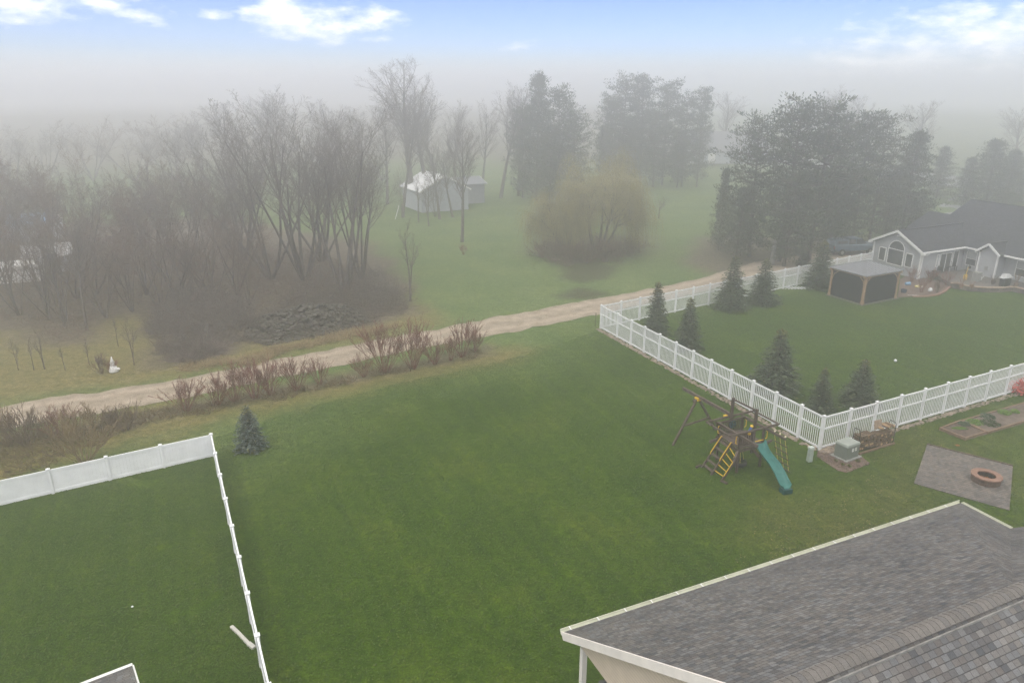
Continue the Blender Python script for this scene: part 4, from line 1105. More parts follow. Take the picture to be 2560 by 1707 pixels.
# fascia, soffits, gutters
mb = MB()
def fas(a, b, h=.17, t=.05): mb.beam(a, b, t, h)
fas(Hh(-.03, -.05, EZ - .07), Hh(-.03, W1w / 2, pk - .06), .22); fas(Hh(-.03, W1w / 2, pk - .061), Hh(-.03, W1w + .05, EZ - .07), .22)
mb.build('rake_trim', TRIM, hs); mb = MB()
fas(Hh(so - .03, SB2 - .05, EZ - .07), Hh(so - .03, sm, spk - .06), .2); fas(Hh(so - .03, sm, spk - .061), Hh(so - .03, SB + .05, EZ - .07), .2)
mb.build('rake_trim', TRIM, hs)
for b_ in (0, W1w): mb = MB(); mb.box(tuple(Hh(.17, b_, EZ - .13)), (.4, .3, .2), va); mb.build('eave_return', TRIM, hs)
for a, b in ((Hh(.0, -.09, EZ - .04), Hh(ee - .05, -.09, EZ - .04)), (Hh(ee - .1, -.1, EZ - .045), Hh(ee - .1, SB + .15, EZ - .045)), (Hh(ee - .1, SB2 - .1, EZ - .045), Hh(ee - .1, -22, EZ - .045))):
    mb = MB(); mb.beam(a, b, .13, .14); mb.build('gutter', TRIM, hs)
mb = MB(); mb.slab([Hh(.1, .0, EZ - .14), Hh(ee + .5, .0, EZ - .14), Hh(ee + .5, .36, EZ - .14), Hh(.1, .36, EZ - .14)], .02); mb.slab([Hh(ee - .05, 0, EZ - .14), Hh(ee + .4, 0, EZ - .14), Hh(ee + .4, SB, EZ - .14), Hh(ee - .05, SB, EZ - .14)][::-1], .02); mb.build('soffit', TRIM, hs)
mb = MB()
mb.tube([Hh(1.0, -.09, EZ - .12), Hh(.75, -.02, EZ - .3), Hh(.45, .20, EZ - .36), Hh(.45, .20, .1)], .05, 6); mb.build('downspout', TRIM, hs)
for a, b in ((.4, .35), (.4, W1w - .35), (so + .35, SB - .3), (so + .35, SB2 + .3)): mb = MB(); mb.beam(Hh(a - .01, b, 0), Hh(a - .01, b, EZ - .06), .14, .14); mb.build('corner_board', TRIM, hs)
def window(a0, b0, a1, b1, z0, z1, out, split=None, m=GLASS, arch=False, blinds=False):
    """framed window on a wall between two plan points; out = outward direction"""
    p, q = Hh(a0, b0) + out * .03, Hh(a1, b1) + out * .03; d = (q - p).normalized(); L = (q - p).length; fr_ = MB()
    T = .07
    fr_.beam(p + Vector((0, 0, z0)), q + Vector((0, 0, z0)), .09, T); fr_.beam(p + Vector((0, 0, z1)), q + Vector((0, 0, z1)), .09, T)
    fr_.beam(p + Vector((0, 0, z0 + T / 2)), p + Vector((0, 0, z1 - T / 2)), .09, T, up=d); fr_.beam(q + Vector((0, 0, z0 + T / 2)), q + Vector((0, 0, z1 - T / 2)), .09, T, up=d)
    if split == 'h': fr_.beam(p + d * .04 + Vector((0, 0, (z0 + z1) / 2)), q - d * .04 + Vector((0, 0, (z0 + z1) / 2)), .08, .06)
    if split == 'v': fr_.beam(p.lerp(q, .5) + Vector((0, 0, z0 + .04)), p.lerp(q, .5) + Vector((0, 0, z1 - .04)), .08, .07, up=d)
    if arch:
        n = 14; c = p.lerp(q, .5) + Vector((0, 0, z1)); pts = [c + d * (L / 2 * math.cos(math.pi * i / n)) + Vector((0, 0, L / 2 * .92 * math.sin(math.pi * i / n))) for i in range(n + 1)]
        fr_.tube(pts, .045, 6)
    fo = fr_.build('window', TRIM, hs)
    g = MB(); go = out * -.0
    if arch:
        n = 14; vs = [c + d * (L / 2 * .98 * math.cos(math.pi * i / n)) + Vector((0, 0, .03 + L / 2 * .9 * math.sin(math.pi * i / n))) for i in range(n + 1)]
        vs2 = [v - out * .02 for v in vs]; k = len(vs); g.add(vs + vs2, [tuple(range(k)), tuple(range(k, 2 * k))[::-1]] + [(i, k + i, k + (i + 1) % k, (i + 1) % k) for i in range(k)])
    zb = (z0 + z1) / 2
    g.beam(p + d * .03 + Vector((0, 0, zb)), q - d * .03 + Vector((0, 0, zb)), .02, z1 - z0 - .05); g.build('pane', m, fo)
    if blinds:
        g = MB(); g.beam(p + d * .05 + out * .014 + Vector((0, 0, zb + (z1 - z0) / 4)), q - d * .05 + out * .014 + Vector((0, 0, zb + (z1 - z0) / 4)), .006, (z1 - z0) / 2 - .1); g.build('blind', GLASSL, fo)
    return fo
oW = Vector((-HW.y, HW.x, 0)); oW = oW if oW.dot(Vector((-1, -.3, 0))) > 0 else -oW      # outward from gable fronts
oV = Vector((HV.y, -HV.x, 0))
window(.4, 2.35, .4, 4.25, .85, 2.35, oW, arch=True)
window(.4, 4.55, .4, 5.35, .95, 2.25, oW); window(.4, 1.25, .4, 2.05, .95, 2.25, oW)
window(2.75, .35, 3.05, .35, 1.0, 2.2, oV, m=GLASSL)
dr_ = window(3.25, .35, 4.95, .35, .12, 2.25, oV, 'v'); dr_.name = 'patio_door'
window(5.2, .35, 5.95, .35, .7, 2.35, oV)
window(ee + .4, -.05, ee + .4, -1.15, .95, 2.3, oW, 'h', blinds=True)
window(ee + .9, -4.9, ee + .9, -6.0, .9, 2.3, oW, 'h', blinds=True); window(ee + .9, -6.7, ee + .9, -7.8, .9, 2.3, oW, 'h', blinds=True)
window(ee + .9, -9.6, ee + .9, -10.8, .9, 2.3, oW, 'h', blinds=True)
mb = MB(); c = Hh(.4, W1w / 2, 3.72) + oW * .06; mb.box(tuple(c), (.12, .3, .08), va); mb.blob(tuple(c + HW * .14 + oW * .06), .07); mb.blob(tuple(c - HW * .14 + oW * .06), .07); mb.build('floodlight', TRIM, hs)
c = Hh(so + .35, sm, 1.25) + oW * .04; mb = MB(); mb.box(tuple(c), (.05, .3, .38), va); mb.build('meter_box', CONC, hs)
c = Hh(6.2, -1.75, .0); 

# patio of the neighbour with stone wall
pa = [H3(1270, 1345), H3(1400, 1372), H3(1550, 1398), H3(1750, 1412), H3(1950, 1412), H3(2110, 1400), H3(2290, 1440), H3(2400, 1490)]
np_ = empty('stone_terrace', pa[3], 'raised curved stone terrace behind the grey house', 'terrace')
mb = MB()
poly = [(p.x, p.y) for p in pa] + [tuple(Hh(ee + 1.0, -14)[:2]), tuple(Hh(ee + .8, -.2)[:2]), tuple(Hh(2.6, .3)[:2]), tuple(H3(1160, 1280)[:2])]
mb.prism(poly[::-1], .0, .42); mb.build('terrace_wall', WALLST, np_)
mb = MB()
for a, b in zip(pa[:-1], pa[1:]): mb.beam(a + Vector((0, 0, .46)), b + Vector((0, 0, .46)), .32, .08)
mb.build('coping', mat('tan_coping_stone', (.40, .30, .23), (.30, .22, .17), 4, .9), np_)
mb = MB(); mb.prism([tuple((Vector((*q, 0)) * 1.0)[:2]) for q in poly][::-1], .42, .434); mb.build('paving', PAVER, np_)
bd = [H3(560, 1480), H3(760, 1478), H3(960, 1475), H3(1110, 1450), H3(1200, 1405), H3(1270, 1345), H3(1160, 1280), H3(700, 1180), H3(600, 1240)]
mb = MB(); mb.prism([(p.x, p.y) for p in bd][::-1], 0, .06); fb = mb.build('flower_bed', MULCH); tagp(fb, 'mulched flower bed with brick edge between the gazebo and the terrace', 'flower bed')
mb = MB()
for a, b in zip(bd[1:5], bd[2:6]): mb.beam(a + Vector((0, 0, .07)), b + Vector((0, 0, .07)), .2, .14)
mb.build('brick_edging', BRICKP, fb)
def simple(name, px, py, label, cat, fn, m, z=0):
    q = H3(px, py, z); mb = MB(); fn(mb, q); o = mb.build(name, m, loc=q, smooth=False); return tagp(o, label, cat)
simple('bucket', 695, 1320, 'pale blue plastic tub tipped in the flower bed', 'bucket', lambda m_, q: m_.tube([q + Vector((-.2, 0, .18)), q + Vector((.22, .05, .2))], [.13, .16], 12), BLUEW)
simple('mulch_bag', 845, 1350, 'yellow and white bag of mulch lying in the flower bed', 'bag', lambda m_, q: (m_.blob((q.x, q.y, .14), (.38, .24, .12), 10, 6, .08, 1)), mat('yellow_white_bag', (.75, .62, .10), (.75, .75, .72), 4, .6, lo=.48, hi=.52))
simple('soil_bag', 1000, 1405, 'crumpled white plastic bag at the front of the flower bed', 'bag', lambda m_, q: (m_.blob((q.x, q.y, .18), (.2, .18, .2), 9, 6, .15, 2)), mat('white_plastic_bag', (.72, .73, .75), (.6, .6, .6), 4, .6))
simple('plastic_chair', 545, 1085, 'stacked white garden chairs between the gazebo and the arched window', 'chair', lambda m_, q: (m_.box((q.x, q.y, .42), (.5, .5, .08), .4), m_.box((q.x + .22, q.y + .1, .75), (.08, .48, .62), .4), [m_.box((q.x + a, q.y + b, .2), (.05, .05, .4), .4) for a in (-.2, .2) for b in (-.2, .2)]), WHITE)
simple('metal_strip', 785, 1458, 'thin white strip lying along the brick edging', 'strip', lambda m_, q: m_.beam(q + Vector((-.55, .05, .05)), q + Vector((.5, -.12, .05)), .06, .04), WHITE)
simple('storage_tub', 640, 1420, 'dark blue tub at the right foot of the gazebo', 'tub', lambda m_, q: m_.lathe([(.2, 0), (.26, .35), (.23, .35), (.2, .05)], 14, tuple(q)), mat('dark_blue_tub', (.02, .04, .08), (.03, .05, .09), 5, .5))
g = empty('barbecue_grill', H3(2000, 1330, .43), 'covered black barbecue grill with silver lid on the stone terrace', 'grill'); q = ORG[g.name]
mb = MB(); mb.box((q.x, q.y, q.z + .42), (.7, .55, .8), .4); mb.build('cabinet', BLACKM, g)
mb = MB(); mb.box((q.x, q.y, q.z + .98), (.75, .6, .3), .4, .72); mb.build('lid', mat('pale_metal_lid', (.6, .61, .62), (.5, .5, .5), 3, .4), g)
for k in (-1, 1): mb = MB(); mb.box((q.x + k * .5, q.y + k * .2, q.z + .84), (.35, .5, .04), .4); mb.build('side_shelf', MATS['pale_metal_lid'], g)
simple('rubbish_bin', 1620, 1260, 'grey bin standing against the small gable wall', 'bin', lambda m_, q: (m_.box((q.x, q.y, q.z + .4), (.5, .5, .8), .4, 1.12), m_.box((q.x, q.y, q.z + .85), (.6, .6, .08), .4)), CONC, .43)
simple('watering_can', 1680, 1240, 'white watering can beside the grey bin', 'watering can', lambda m_, q: (m_.lathe([(.12, 0), (.13, .25), (.05, .3)], 12, tuple(q)), m_.tube([q + Vector((.1, 0, .1)), q + Vector((.32, .05, .32))], .02, 6)), TRIM, .43)
simple('planter', 1850, 1300, 'bare plant in a dark pot between the grill and the small gable', 'planter', lambda m_, q: (m_.lathe([(.15, 0), (.22, .35), (.19, .35), (.16, .1)], 12, tuple(q)), [m_.tube([q + Vector((0, 0, .3)), q + Vector((.35 * math.cos(k), .35 * math.sin(k), .75))], .012, 4) for k in range(9)]), SOIL, .43)
simple('toy_digger', 1470, 1240, 'yellow and black garden tool leaning by the house corner', 'garden tool', lambda m_, q: (m_.box((q.x, q.y, q.z + .25), (.22, .22, .5), .3), m_.tube([q + Vector((0, 0, .4)), q + Vector((.1, 0, 1.25))], .03, 6)), YELLOW, .43)
simple('serving_dish', 1365, 1300, 'round tan stone basin on the terrace wall', 'basin', lambda m_, q: m_.lathe([(.08, 0), (.36, .12), (.34, .14), (.1, .05)], 16, tuple(q)), BEDW, .5)
simple('bench', 1300, 1130, 'dark metal garden bench under the tall window by the patio door', 'bench', lambda m_, q: ([m_.beam(q + Vector((-.6, k * .12, .45)), q + Vector((.6, .3 + k * .12, .45)), .08, .03) for k in range(3)], [m_.beam(q + Vector((-.6, .4, .6 + k * .13)), q + Vector((.6, .7, .6 + k * .13)), .03, .06) for k in range(3)], [m_.box((q.x + a, q.y + b, q.z + .22), (.05, .05, .44)) for a, b in ((-.55, 0), (.55, .3), (-.55, .35), (.55, .6))]), BLACKM, .43)
def pot(m_, q, k=9, h=.8):
    m_.lathe([(.14, 0), (.21, .32), (.18, .32), (.15, .1)], 12, tuple(q))
    for i in range(k): m_.tube([q + Vector((0, 0, .28)), q + Vector((.3 * math.cos(i * 2.4), .3 * math.sin(i * 2.4), h + .1 * (i % 3)))], .013, 4)
simple('planter', 1420, 1345, 'terracotta pot with dry stems at the curved edge of the terrace', 'planter', lambda m_, q: pot(m_, q), BRICKP, .43)
simple('planter', 1560, 1350, 'small clay pot of short stems beside the terracotta pot', 'planter', lambda m_, q: pot(m_, q, 6, .5), BRICKP, .43)
simple('planter', 2160, 1330, 'tall dry plant in a pot at the far right of the terrace', 'planter', lambda m_, q: pot(m_, q, 11, 1.1), BEDW, .43)
def chair_(m_, q, a):
    c_, s_ = math.cos(a), math.sin(a); G_ = lambda x, y, z: q + Vector((x * c_ - y * s_, x * s_ + y * c_, z))
    m_.box(tuple(G_(0, 0, .42)), (.5, .5, .05), a); m_.box(tuple(G_(0, .24, .72)), (.48, .04, .55), a)
    for x in (-.22, .22):
        for y in (-.22, .22): m_.box(tuple(G_(x, y, .2)), (.035, .035, .42), a)
simple('garden_chair', 1010, 1200, 'black metal garden chair nearest the bare shrub by the patio door', 'chair', lambda m_, q: chair_(m_, q, .6), BLACKM, .1)
simple('garden_chair', 1130, 1185, 'black metal garden chair turned towards the patio door', 'chair', lambda m_, q: chair_(m_, q, 2.2), BLACKM, .1)
simple('garden_table', 1075, 1225, 'round dark garden table between the two black metal chairs', 'table', lambda m_, q: (m_.lathe([(.45, .70), (.45, .74)], 16, tuple(q)), m_.tube([q, q + Vector((0, 0, .7))], .04, 6), m_.lathe([(.25, 0), (.2, .05)], 12, tuple(q))), BLACKM, .1)
simple('lantern_post', 1450, 1280, 'black shepherd hook with a lantern beside the yellow garden tool', 'lantern', lambda m_, q: (m_.tube([q, q + Vector((0, 0, 1.6)), q + Vector((.15, 0, 1.75)), q + Vector((.3, 0, 1.6))], .02, 6), m_.box((q.x + .3, q.y, q.z + 1.45), (.14, .14, .22))), BLACKM, .43)
# distant brick-coloured cone etc. left out

# ------------------------------------------------------------------ the house in front (bottom right)
E1 = D(1294, 1451, 3.0); E2 = D(2207, 1154, 3.0)
NV = (E2 - E1).normalized(); NPp = Vector((NV.y, -NV.x, 0)); NL = (E2 - E1).length
SL = .605; RR = 7.05; RZ = 3.0 + SL * RR
def N(a, s, z=None): return Vector((E1.x, E1.y, 0)) + NV * a + NPp * s + Vector((0, 0, 3.0 + SL * s if z is None else z))
nh = empty('near_house', N(0, .5, 0), 'near house seen from above, big brown-grey shingle roof with cream gutter', 'house')
hip = 1.78
mb = MB()
mb.slab([N(0, 0), N(0, RR), N(NL - 9.6, RR), N(NL + .0, 0)][::-1], .10)
mb.slab([N(NL, 0, 3.0), N(NL - 9.6, RR, RZ), N(NL, hip, 3.0)][::-1], .10)
mb.slab([N(NL, hip, 3.0), N(NL - 9.6, RR, RZ), N(NL + 5.2, hip + 5.2, 3.0 + SL * 5.2)][::-1], .10)
mb.slab([N(NL + 5.2, hip + 5.2, 3.0 + SL * 5.2), N(NL - 9.6, RR, RZ), N(NL + 9, RR, RZ)][::-1], .10)
S2 = 15.0
mb.slab([N(-.0, RR), N(-.0, S2, RZ - SL * (S2 - RR)), N(NL + 8, S2, RZ - SL * (S2 - RR)), N(NL + 8, RR)][::-1], .10)
rf = mb.build('roof', SHINGLE, nh)
m, nt, b = nodes('ridge_cap_shingles'); b.inputs['Roughness'].default_value = .9; b.inputs['Specular IOR Level'].default_value = .2
at = nt.nodes.new('ShaderNodeAttribute'); at.attribute_name = 'tone'; r_ = ramp(nt, [(0, (.105, .108, .115)), (.3, (.145, .135, .127)), (.6, (.175, .162, .152)), (.8, (.125, .123, .125)), (1, (.21, .21, .22))]); nt.links.new(at.outputs['Fac'], r_.inputs[0])
nn = noise_tex(nt, 55, 3); n3 = ramp(nt, [(.3, (.7, .7, .7)), (.7, (1.2, 1.2, 1.2))]); nt.links.new(nn.outputs['Fac'], n3.inputs[0]); nt.links.new(mixc(nt, 1.0, r_.outputs[0], n3.outputs[0], 'MULTIPLY'), b.inputs['Base Color'])
caps = MB(); tones = []; rr = random.Random(8); a = -.05; exp_ = .14
while a < NL + 4:
    n = 8; hw = .155; tone = .25 + .5 * rr.random(); K = []
    for e, lift in ((0, .0), (.32, -.022)):
        for i in range(n + 1):
            t = -1 + 2 * i / n; s = t * hw; z = RZ + .075 - SL * math.sqrt(s * s + .004) + lift + .02; K.append(N(a + e, RR + s, z))
    for k in list(K): K.append(k - Vector((0, 0, .012)))
    m_ = n + 1; fs = [(i, i + 1, m_ + i + 1, m_ + i) for i in range(n)] + [(2 * m_ + i, 3 * m_ + i, 3 * m_ + i + 1, 2 * m_ + i + 1) for i in range(n)] + [(i, 2 * m_ + i, 2 * m_ + i + 1, i + 1) for i in range(n)] + [(0, m_, 3 * m_, 2 * m_), (n, 2 * m_ + n, 3 * m_ + n, m_ + n)]
    caps.add(K, fs); tones += [tone] * len(K); a += exp_
cp = caps.build('ridge_cap', m, rf, uv=False)
ta = cp.data.attributes.new('tone', 'FLOAT', 'POINT'); ta.data.foreach_set('value', tones)
mb = MB()
for s, z in ((-.20, .02), (.20, .02)): mb.beam(N(-.02, RR + s, RZ - SL * .225 + .03), N(NL + 4, RR + s, RZ - SL * .225 + .03), .03, .045)
mb.build('ridge_vent', mat('pale_ridge_vent', (.30, .29, .28), (.18, .175, .17), 5, .7), rf)
q = N(6.2, RR - .05, RZ + .07); mb = MB(); mb.blob(tuple(q), .02, 6, 4, 0)
# gutter: open trough with hangers
gt = empty('unused', N(0, 0), 'x', 'x'); bpy.data.objects.remove(gt)
mb = MB()
def gut(mb, a0, a1, f):
    prof = [(-.02, -.02), (-.02, -.13), (-.10, -.13), (-.135, -.06), (-.135, .0), (-.150, .0), (-.150, -.07), (-.11, -.145), (-.005, -.145), (-.005, -.02)]
    vs = [f(a0, s, z) for s, z in prof] + [f(a1, s, z) for s, z in prof]; k = len(prof)
    mb.add(vs, [(i, (i + 1) % k, k + (i + 1) % k, k + i) for i in range(k)] + [tuple(range(k))[::-1], tuple(range(k, 2 * k))])
gut(mb, -.02, NL + .13, lambda a, s, z: N(a, s, 3.0 + z))
gu = mb.build('gutter', CREAM, nh)
mb = MB(); k = 0
while k * .9 + .25 < NL:
    a = k * .9 + .25; mb.beam(N(a, -.145, 2.998), N(a, .0, 2.992), .03, .012); k += 1
mb.build('gutter_hanger', TRIM, gu)
mb = MB()
prof = lambda a, s, z: Vector((E2.x, E2.y, 0)) + NPp * a + NV * (-s) + Vector((0, 0, 3.0 + z))
gut(mb, -.0, hip, prof); mb.build('gutter', CREAM, nh)
mb = MB(); mb.beam(N(-.03, .02, 2.90), N(-.03, RR, RZ - .10), .04, .22); mb.beam(N(-.03, RR, RZ - .101), N(-.03, S2, RZ - SL * (S2 - RR) - .1), .04, .22); mb.build('rake_fascia', CREAMTRIM, nh)
mb = MB(); mb.beam(N(0, .01, 2.89), N(NL, .01, 2.89), .03, .2); mb.build('fascia', CREAMTRIM, nh)
mb = MB(); mb.slab([N(-.0, .05, 2.80), N(-.0, RR, RZ - .20), N(.35, RR, RZ - .20), N(.35, .05, 2.80)][::-1], .02); mb.slab([N(.35, .05, 2.79), N(NL, .05, 2.79), N(NL, .5, 2.79), N(.35, .5, 2.79)][::-1], .02); mb.build('soffit', CREAMTRIM, nh)
mb = MB(); g0, g1 = N(.36, .5, 0), N(.36, S2 - .5, 0); gl = (g1 - g0).length
mb.wall(g0, g1, 2.66, [(gl, RZ - SL * (S2 - .5 - RR) - .25), (RR - .5, RZ - .25), (0, 3.0 + SL * .5 - .25)], -.2); mb.build('gable_wall', SIDINGC, nh)
mb = MB(); mb.wall(N(3.6, .5, 0), N(3.6, S2 - .5, 0), 0, 2.66, -.2); mb.build('wall', SIDINGC, nh)
mb = MB(); mb.prism([tuple(N(.2, .3)[:2]), tuple(N(3.6, .3)[:2]), tuple(N(3.6, 6)[:2]), tuple(N(.2, 6)[:2])], 0, .05); mb.build('porch_floor', CONC, nh)
mb = MB(); mb.wall(N(NL - .4, .5, 0), N(3.6, .5, 0), 0, 2.8, -.2); mb.build('wall', SIDINGC, nh)
mb = MB(); p = N(.42, .42, 0); mb.box((p.x, p.y, 1.33), (.15, .15, 2.65), math.atan2(NV.y, NV.x)); mb.build('corner_post', CREAMTRIM, nh)
mb = MB(); a = D(1375, 1562, 1.9); b2 = D(1398, 1556, 1.9); dd = (b2 - a).normalized()
mb.slab([a, b2 + dd * .1, b2 + dd * .1 + NPp * 2.5, a + NPp * 2.5][::-1], .08); mb.build('porch_roof', SHINGLE, nh)
# corner of the lower left building
a, b, c_ = D(150, 1587, 2.5), D(303, 1528, 2.5), D(297, 1600, 2.5)
sh = empty('left_house', b, 'corner of a brown shingle roof with white drip edge at the bottom left', 'house')
dd = (a - b).normalized(); ee_ = Vector((-dd.y, dd.x, 0)); ee_ = ee_ if ee_.y < 0 else -ee_
mb = MB(); mb.slab([b, b + dd * 6, b + dd * 6 + ee_ * 5 + Vector((0, 0, 2.0)), b + ee_ * 5 + Vector((0, 0, 2.0))], .08); mb.build('roof', SHINGLE, sh)
mb = MB(); mb.beam(b - dd * .02 - ee_ * .05 + Vector((0, 0, -.05)), b + dd * 6 - ee_ * .05 + Vector((0, 0, -.05)), .1, .12); mb.beam(b + Vector((0, 0, -.07)) - dd * .03, b - dd * .03 + ee_ * 5 + Vector((0, 0, 1.93)), .04, .14); mb.build('gutter', TRIM, sh)
mb = MB(); mb.prism([tuple((b + dd * .4 + ee_ * .5)[:2]), tuple((b + dd * 6 + ee_ * .5)[:2]), tuple((b + dd * 6 + ee_ * 5)[:2]), tuple((b + dd * .4 + ee_ * 5)[:2])], 0, 2.45); mb.build('wall', SIDING, sh)

# ------------------------------------------------------------------ truck, carved post, shed and far things
tp = unp(2125, 634); ta_ = R(12)
tk = empty('pickup_truck', tp, 'slate blue pickup truck with a bed cover parked behind the fence end', 'pickup truck')
TX = Vector((math.cos(ta_), math.sin(ta_), 0)); TY = Vector((-TX.y, TX.x, 0))
def T(x, y, z): return tp + TX * x + TY * y + Vector((0, 0, z))
def loft(mb, prof, w, z_t=.92):
    k = len(prof); vs = [T(x, -w / 2 * (z_t if z > 1.15 else 1), z) for x, z in prof] + [T(x, w / 2 * (z_t if z > 1.15 else 1), z) for x, z in prof]
    mb.add(vs, [tuple(range(k)), tuple(range(k, 2 * k))[::-1]] + [(i, k + i, k + (i + 1) % k, (i + 1) % k) for i in range(k)])
mb = MB(); loft(mb, [(-2.7, .5), (2.65, .5), (2.75, .85), (2.6, 1.12), (1.35, 1.2), (-2.7, 1.22)], 1.95); body = mb.build('body', TRUCKP, tk, bevel=.05)
mb = MB(); loft(mb, [(-.9, 1.2), (1.35, 1.2), (.75, 1.75), (-.75, 1.8)], 1.85, .86); cab = mb.build('cab', GLASS, tk)
mb = MB(); loft(mb, [(-.78, 1.76), (.76, 1.72), (.7, 1.82), (-.7, 1.86)], 1.8, .86); mb.beam(T(-.1, -.86, 1.2), T(-.1, -.80, 1.78), .1, .06); mb.build('cab_roof', TRUCKP, tk)
mb = MB(); loft(mb, [(-2.66, 1.22), (-.95, 1.22), (-.95, 1.72), (-2.5, 1.68)], 1.85, .9); cv = mb.build('bed_cover', TRUCKP, tk)
mb = MB(); mb.beam(T(-2.3, -.90, 1.5), T(-1.2, -.90, 1.5), .02, .26); mb.build('side_window', GLASS, cv)
for x in (-1.75, 1.75):
    for y in (-.9, .9):
        mb = MB(); mb.tube([T(x, y - .12, .38), T(x, y + .12, .38)], .38, 18); w_ = mb.build('wheel', RUBBER, tk); mb = MB(); mb.tube([T(x, y - .13, .38), T(x, y + .13, .38)], .2, 12); mb.build('rim', CHROME, w_)
for y in (-.75, .75):
    mb = MB(); mb.box(tuple(T(2.72, y, .9)), (.08, .32, .18), ta_); mb.build('headlight', CHROME, tk); mb = MB(); mb.box(tuple(T(-2.71, y * 1.15, .95)), (.05, .14, .3), ta_); mb.build('tail_light', REDL, tk)
cpx = unp(1660 + 705 / 2.6133, 100 + 1470 / 2.6133)
cv = empty('carved_eagle_post', cpx, 'grey carved post topped with an outspread bird beside the lane', 'statue')
mb = MB(); mb.lathe([(.28, 0), (.24, .4), (.27, .9), (.2, 1.5), (.24, 2.0), (.16, 2.1)], 12, tuple(cpx)); mb.build('column', CONC, cv, smooth=True)
mb = MB(); mb.blob((cpx.x, cpx.y, 2.3), (.28, .2, .32), 9, 6, .1, 4); mb.blob((cpx.x + .25, cpx.y, 2.5), (.14, .1, .12), 8, 5, .05, 4); mb.tube([cpx + Vector((.1, 0, 2.4)), cpx + Vector((.75, -.1, 2.55))], [.12, .03], 6); mb.tube([cpx + Vector((-.1, 0, 2.4)), cpx + Vector((-.4, .1, 2.7))], [.1, .03], 6); mb.build('bird', CONC, cv)
# gnome-like white ornament on the left meadow
q = unp(745 / 2.6133, 500 + 1122 / 2.6133)
mb = MB(); mb.lathe([(.26, 0), (.30, .08), (.22, .3), (.18, .42)], 14, tuple(q)); mb.blob((q.x, q.y, q.z + .55), (.15, .15, .16), 10, 6, .02, 1); mb.lathe([(.16, .62), (.07, .85), (.02, 1.05)], 12, tuple(q)); mb.blob((q.x + .25, q.y, q.z + .2), (.2, .12, .1), 8, 5, .1, 3)
o = mb.build('garden_statue', TRIM, loc=q, smooth=True); tagp(o, 'small white garden statue at the foot of a bare bush in the left meadow', 'statue')

def barn(name, c, L, W, h, rise, rz, label, cat, rm, wm, door=True, ov=.4):
    e = empty(name, c, label, cat); z0 = c.z; ca_, sa_ = math.cos(rz), math.sin(rz)
    G = lambda x, y, z: Vector((c.x + x * ca_ - y * sa_, c.y + x * sa_ + y * ca_, z0 + z))
    mb = MB(); k = rise / (W / 2)
    mb.slab([G(-L / 2 - ov, -W / 2 - ov, h - k * ov), G(L / 2 + ov, -W / 2 - ov, h - k * ov), G(L / 2 + ov, 0, h + rise), G(-L / 2 - ov, 0, h + rise)], .1)
    mb.slab([G(-L / 2 - ov, 0, h + rise), G(L / 2 + ov, 0, h + rise), G(L / 2 + ov, W / 2 + ov, h - k * ov), G(-L / 2 - ov, W / 2 + ov, h - k * ov)], .1)
    mb.build('roof', rm, e)
    mb = MB()
    for s in (-1, 1):
        p, q = G(s * L / 2, -W / 2, 0), G(s * L / 2, W / 2, 0)
        mb.wall(p, q, z0, [(W, z0 + h - .06), (W / 2, z0 + h + rise - .12), (0, z0 + h - .06)], .12 * s)
    mb.wall(G(-L / 2, -W / 2, 0), G(L / 2, -W / 2, 0), z0, z0 + h - .06, -.12); mb.wall(G(-L / 2, W / 2, 0), G(L / 2, W / 2, 0), z0, z0 + h - .06, .12)
    mb.build('wall', wm, e)
    if door:
        for s in (-.30, .02, .30):
            mb = MB(); mb.wall(G(L * s - .8, -W / 2 - .02, 0), G(L * s + .8, -W / 2 - .02, 0), z0 + .1, z0 + 2.3, .05); mb.build('door', TRIM if s < 0 else GLASS, e)
            mb = MB(); mb.wall(G(-L / 2 - .02, W * s * .9 + .8, 0), G(-L / 2 - .02, W * s * .9 - .8, 0), z0 + .1, z0 + 2.5, .05); mb.build('door', GLASS if s > .1 else SHEDROOF, e)
    mb = MB()
    for s in (-1, 1):
        for t in (-1, 1): mb.beam(G(s * (L / 2 + ov), t * (W / 2 + ov), h - k * ov - .08), G(s * (L / 2 + ov), 0, h + rise - .08), .06, .2)
    mb.build('trim', TRIM, e)
    return e
sp0 = D(1008, 478); barn('shed', sp0 + Vector((-.6, .5, 0)), 8, 7.5, 3.3, 2.0, R(118), 'white shed with a bright white roof behind the bare trees', 'shed', SHEDROOF, GREYWALL)
sp1 = D(1080, 468); barn('garage', D(1076, 470) + Vector((-1, 3, 0)), 5, 5, 3.2, .8, R(28), 'low grey garage attached beside the white-roofed shed', 'garage', mat('weathered_grey_board', (.26, .27, .30), (.22, .23, .26), 2, .8), MATS['weathered_grey_board'], False)
q = D(1660, 372); barn('distant_house', q, 16, 9, 3.0, 3.5, R(10), 'faint grey house fading into the fog between the pine groups', 'house', mat('far_grey_roof', (.16, .16, .17), (.2, .2, .21), 3, .9), GREYWALL)
for (x, y, L, W, h, rise, rz, lab, rm, wm) in ((10, 645, 6.5, 2.6, 1.6, .3, 20, 'low white trailer half hidden by brush at the left picture edge', TRIM, TRIM), (118, 620, 4.0, 3, 1.8, .9, 30, 'small ribbed white shed behind the thicket at the far left', SHEDROOF, GREYWALL), (85, 548, 5, 3.5, 2.2, .9, 15, 'pale blue shed faint behind the left thicket', BLUEW, GREYWALL)):
    barn('outbuilding', D(x, y), L, W, h, rise, R(rz), lab, 'shed', rm, wm, False, .15)
for k, (a, b) in enumerate((((48, 600 + 20), (92, 600 + 24)),)):
    pass
q = D(30, 640); mb = MB()
fe = empty('rail_fence', D(45, 640), 'short run of pale rails behind the thicket at the far left', 'fence')
A0, A1 = D(44, 632), D(108, 612)
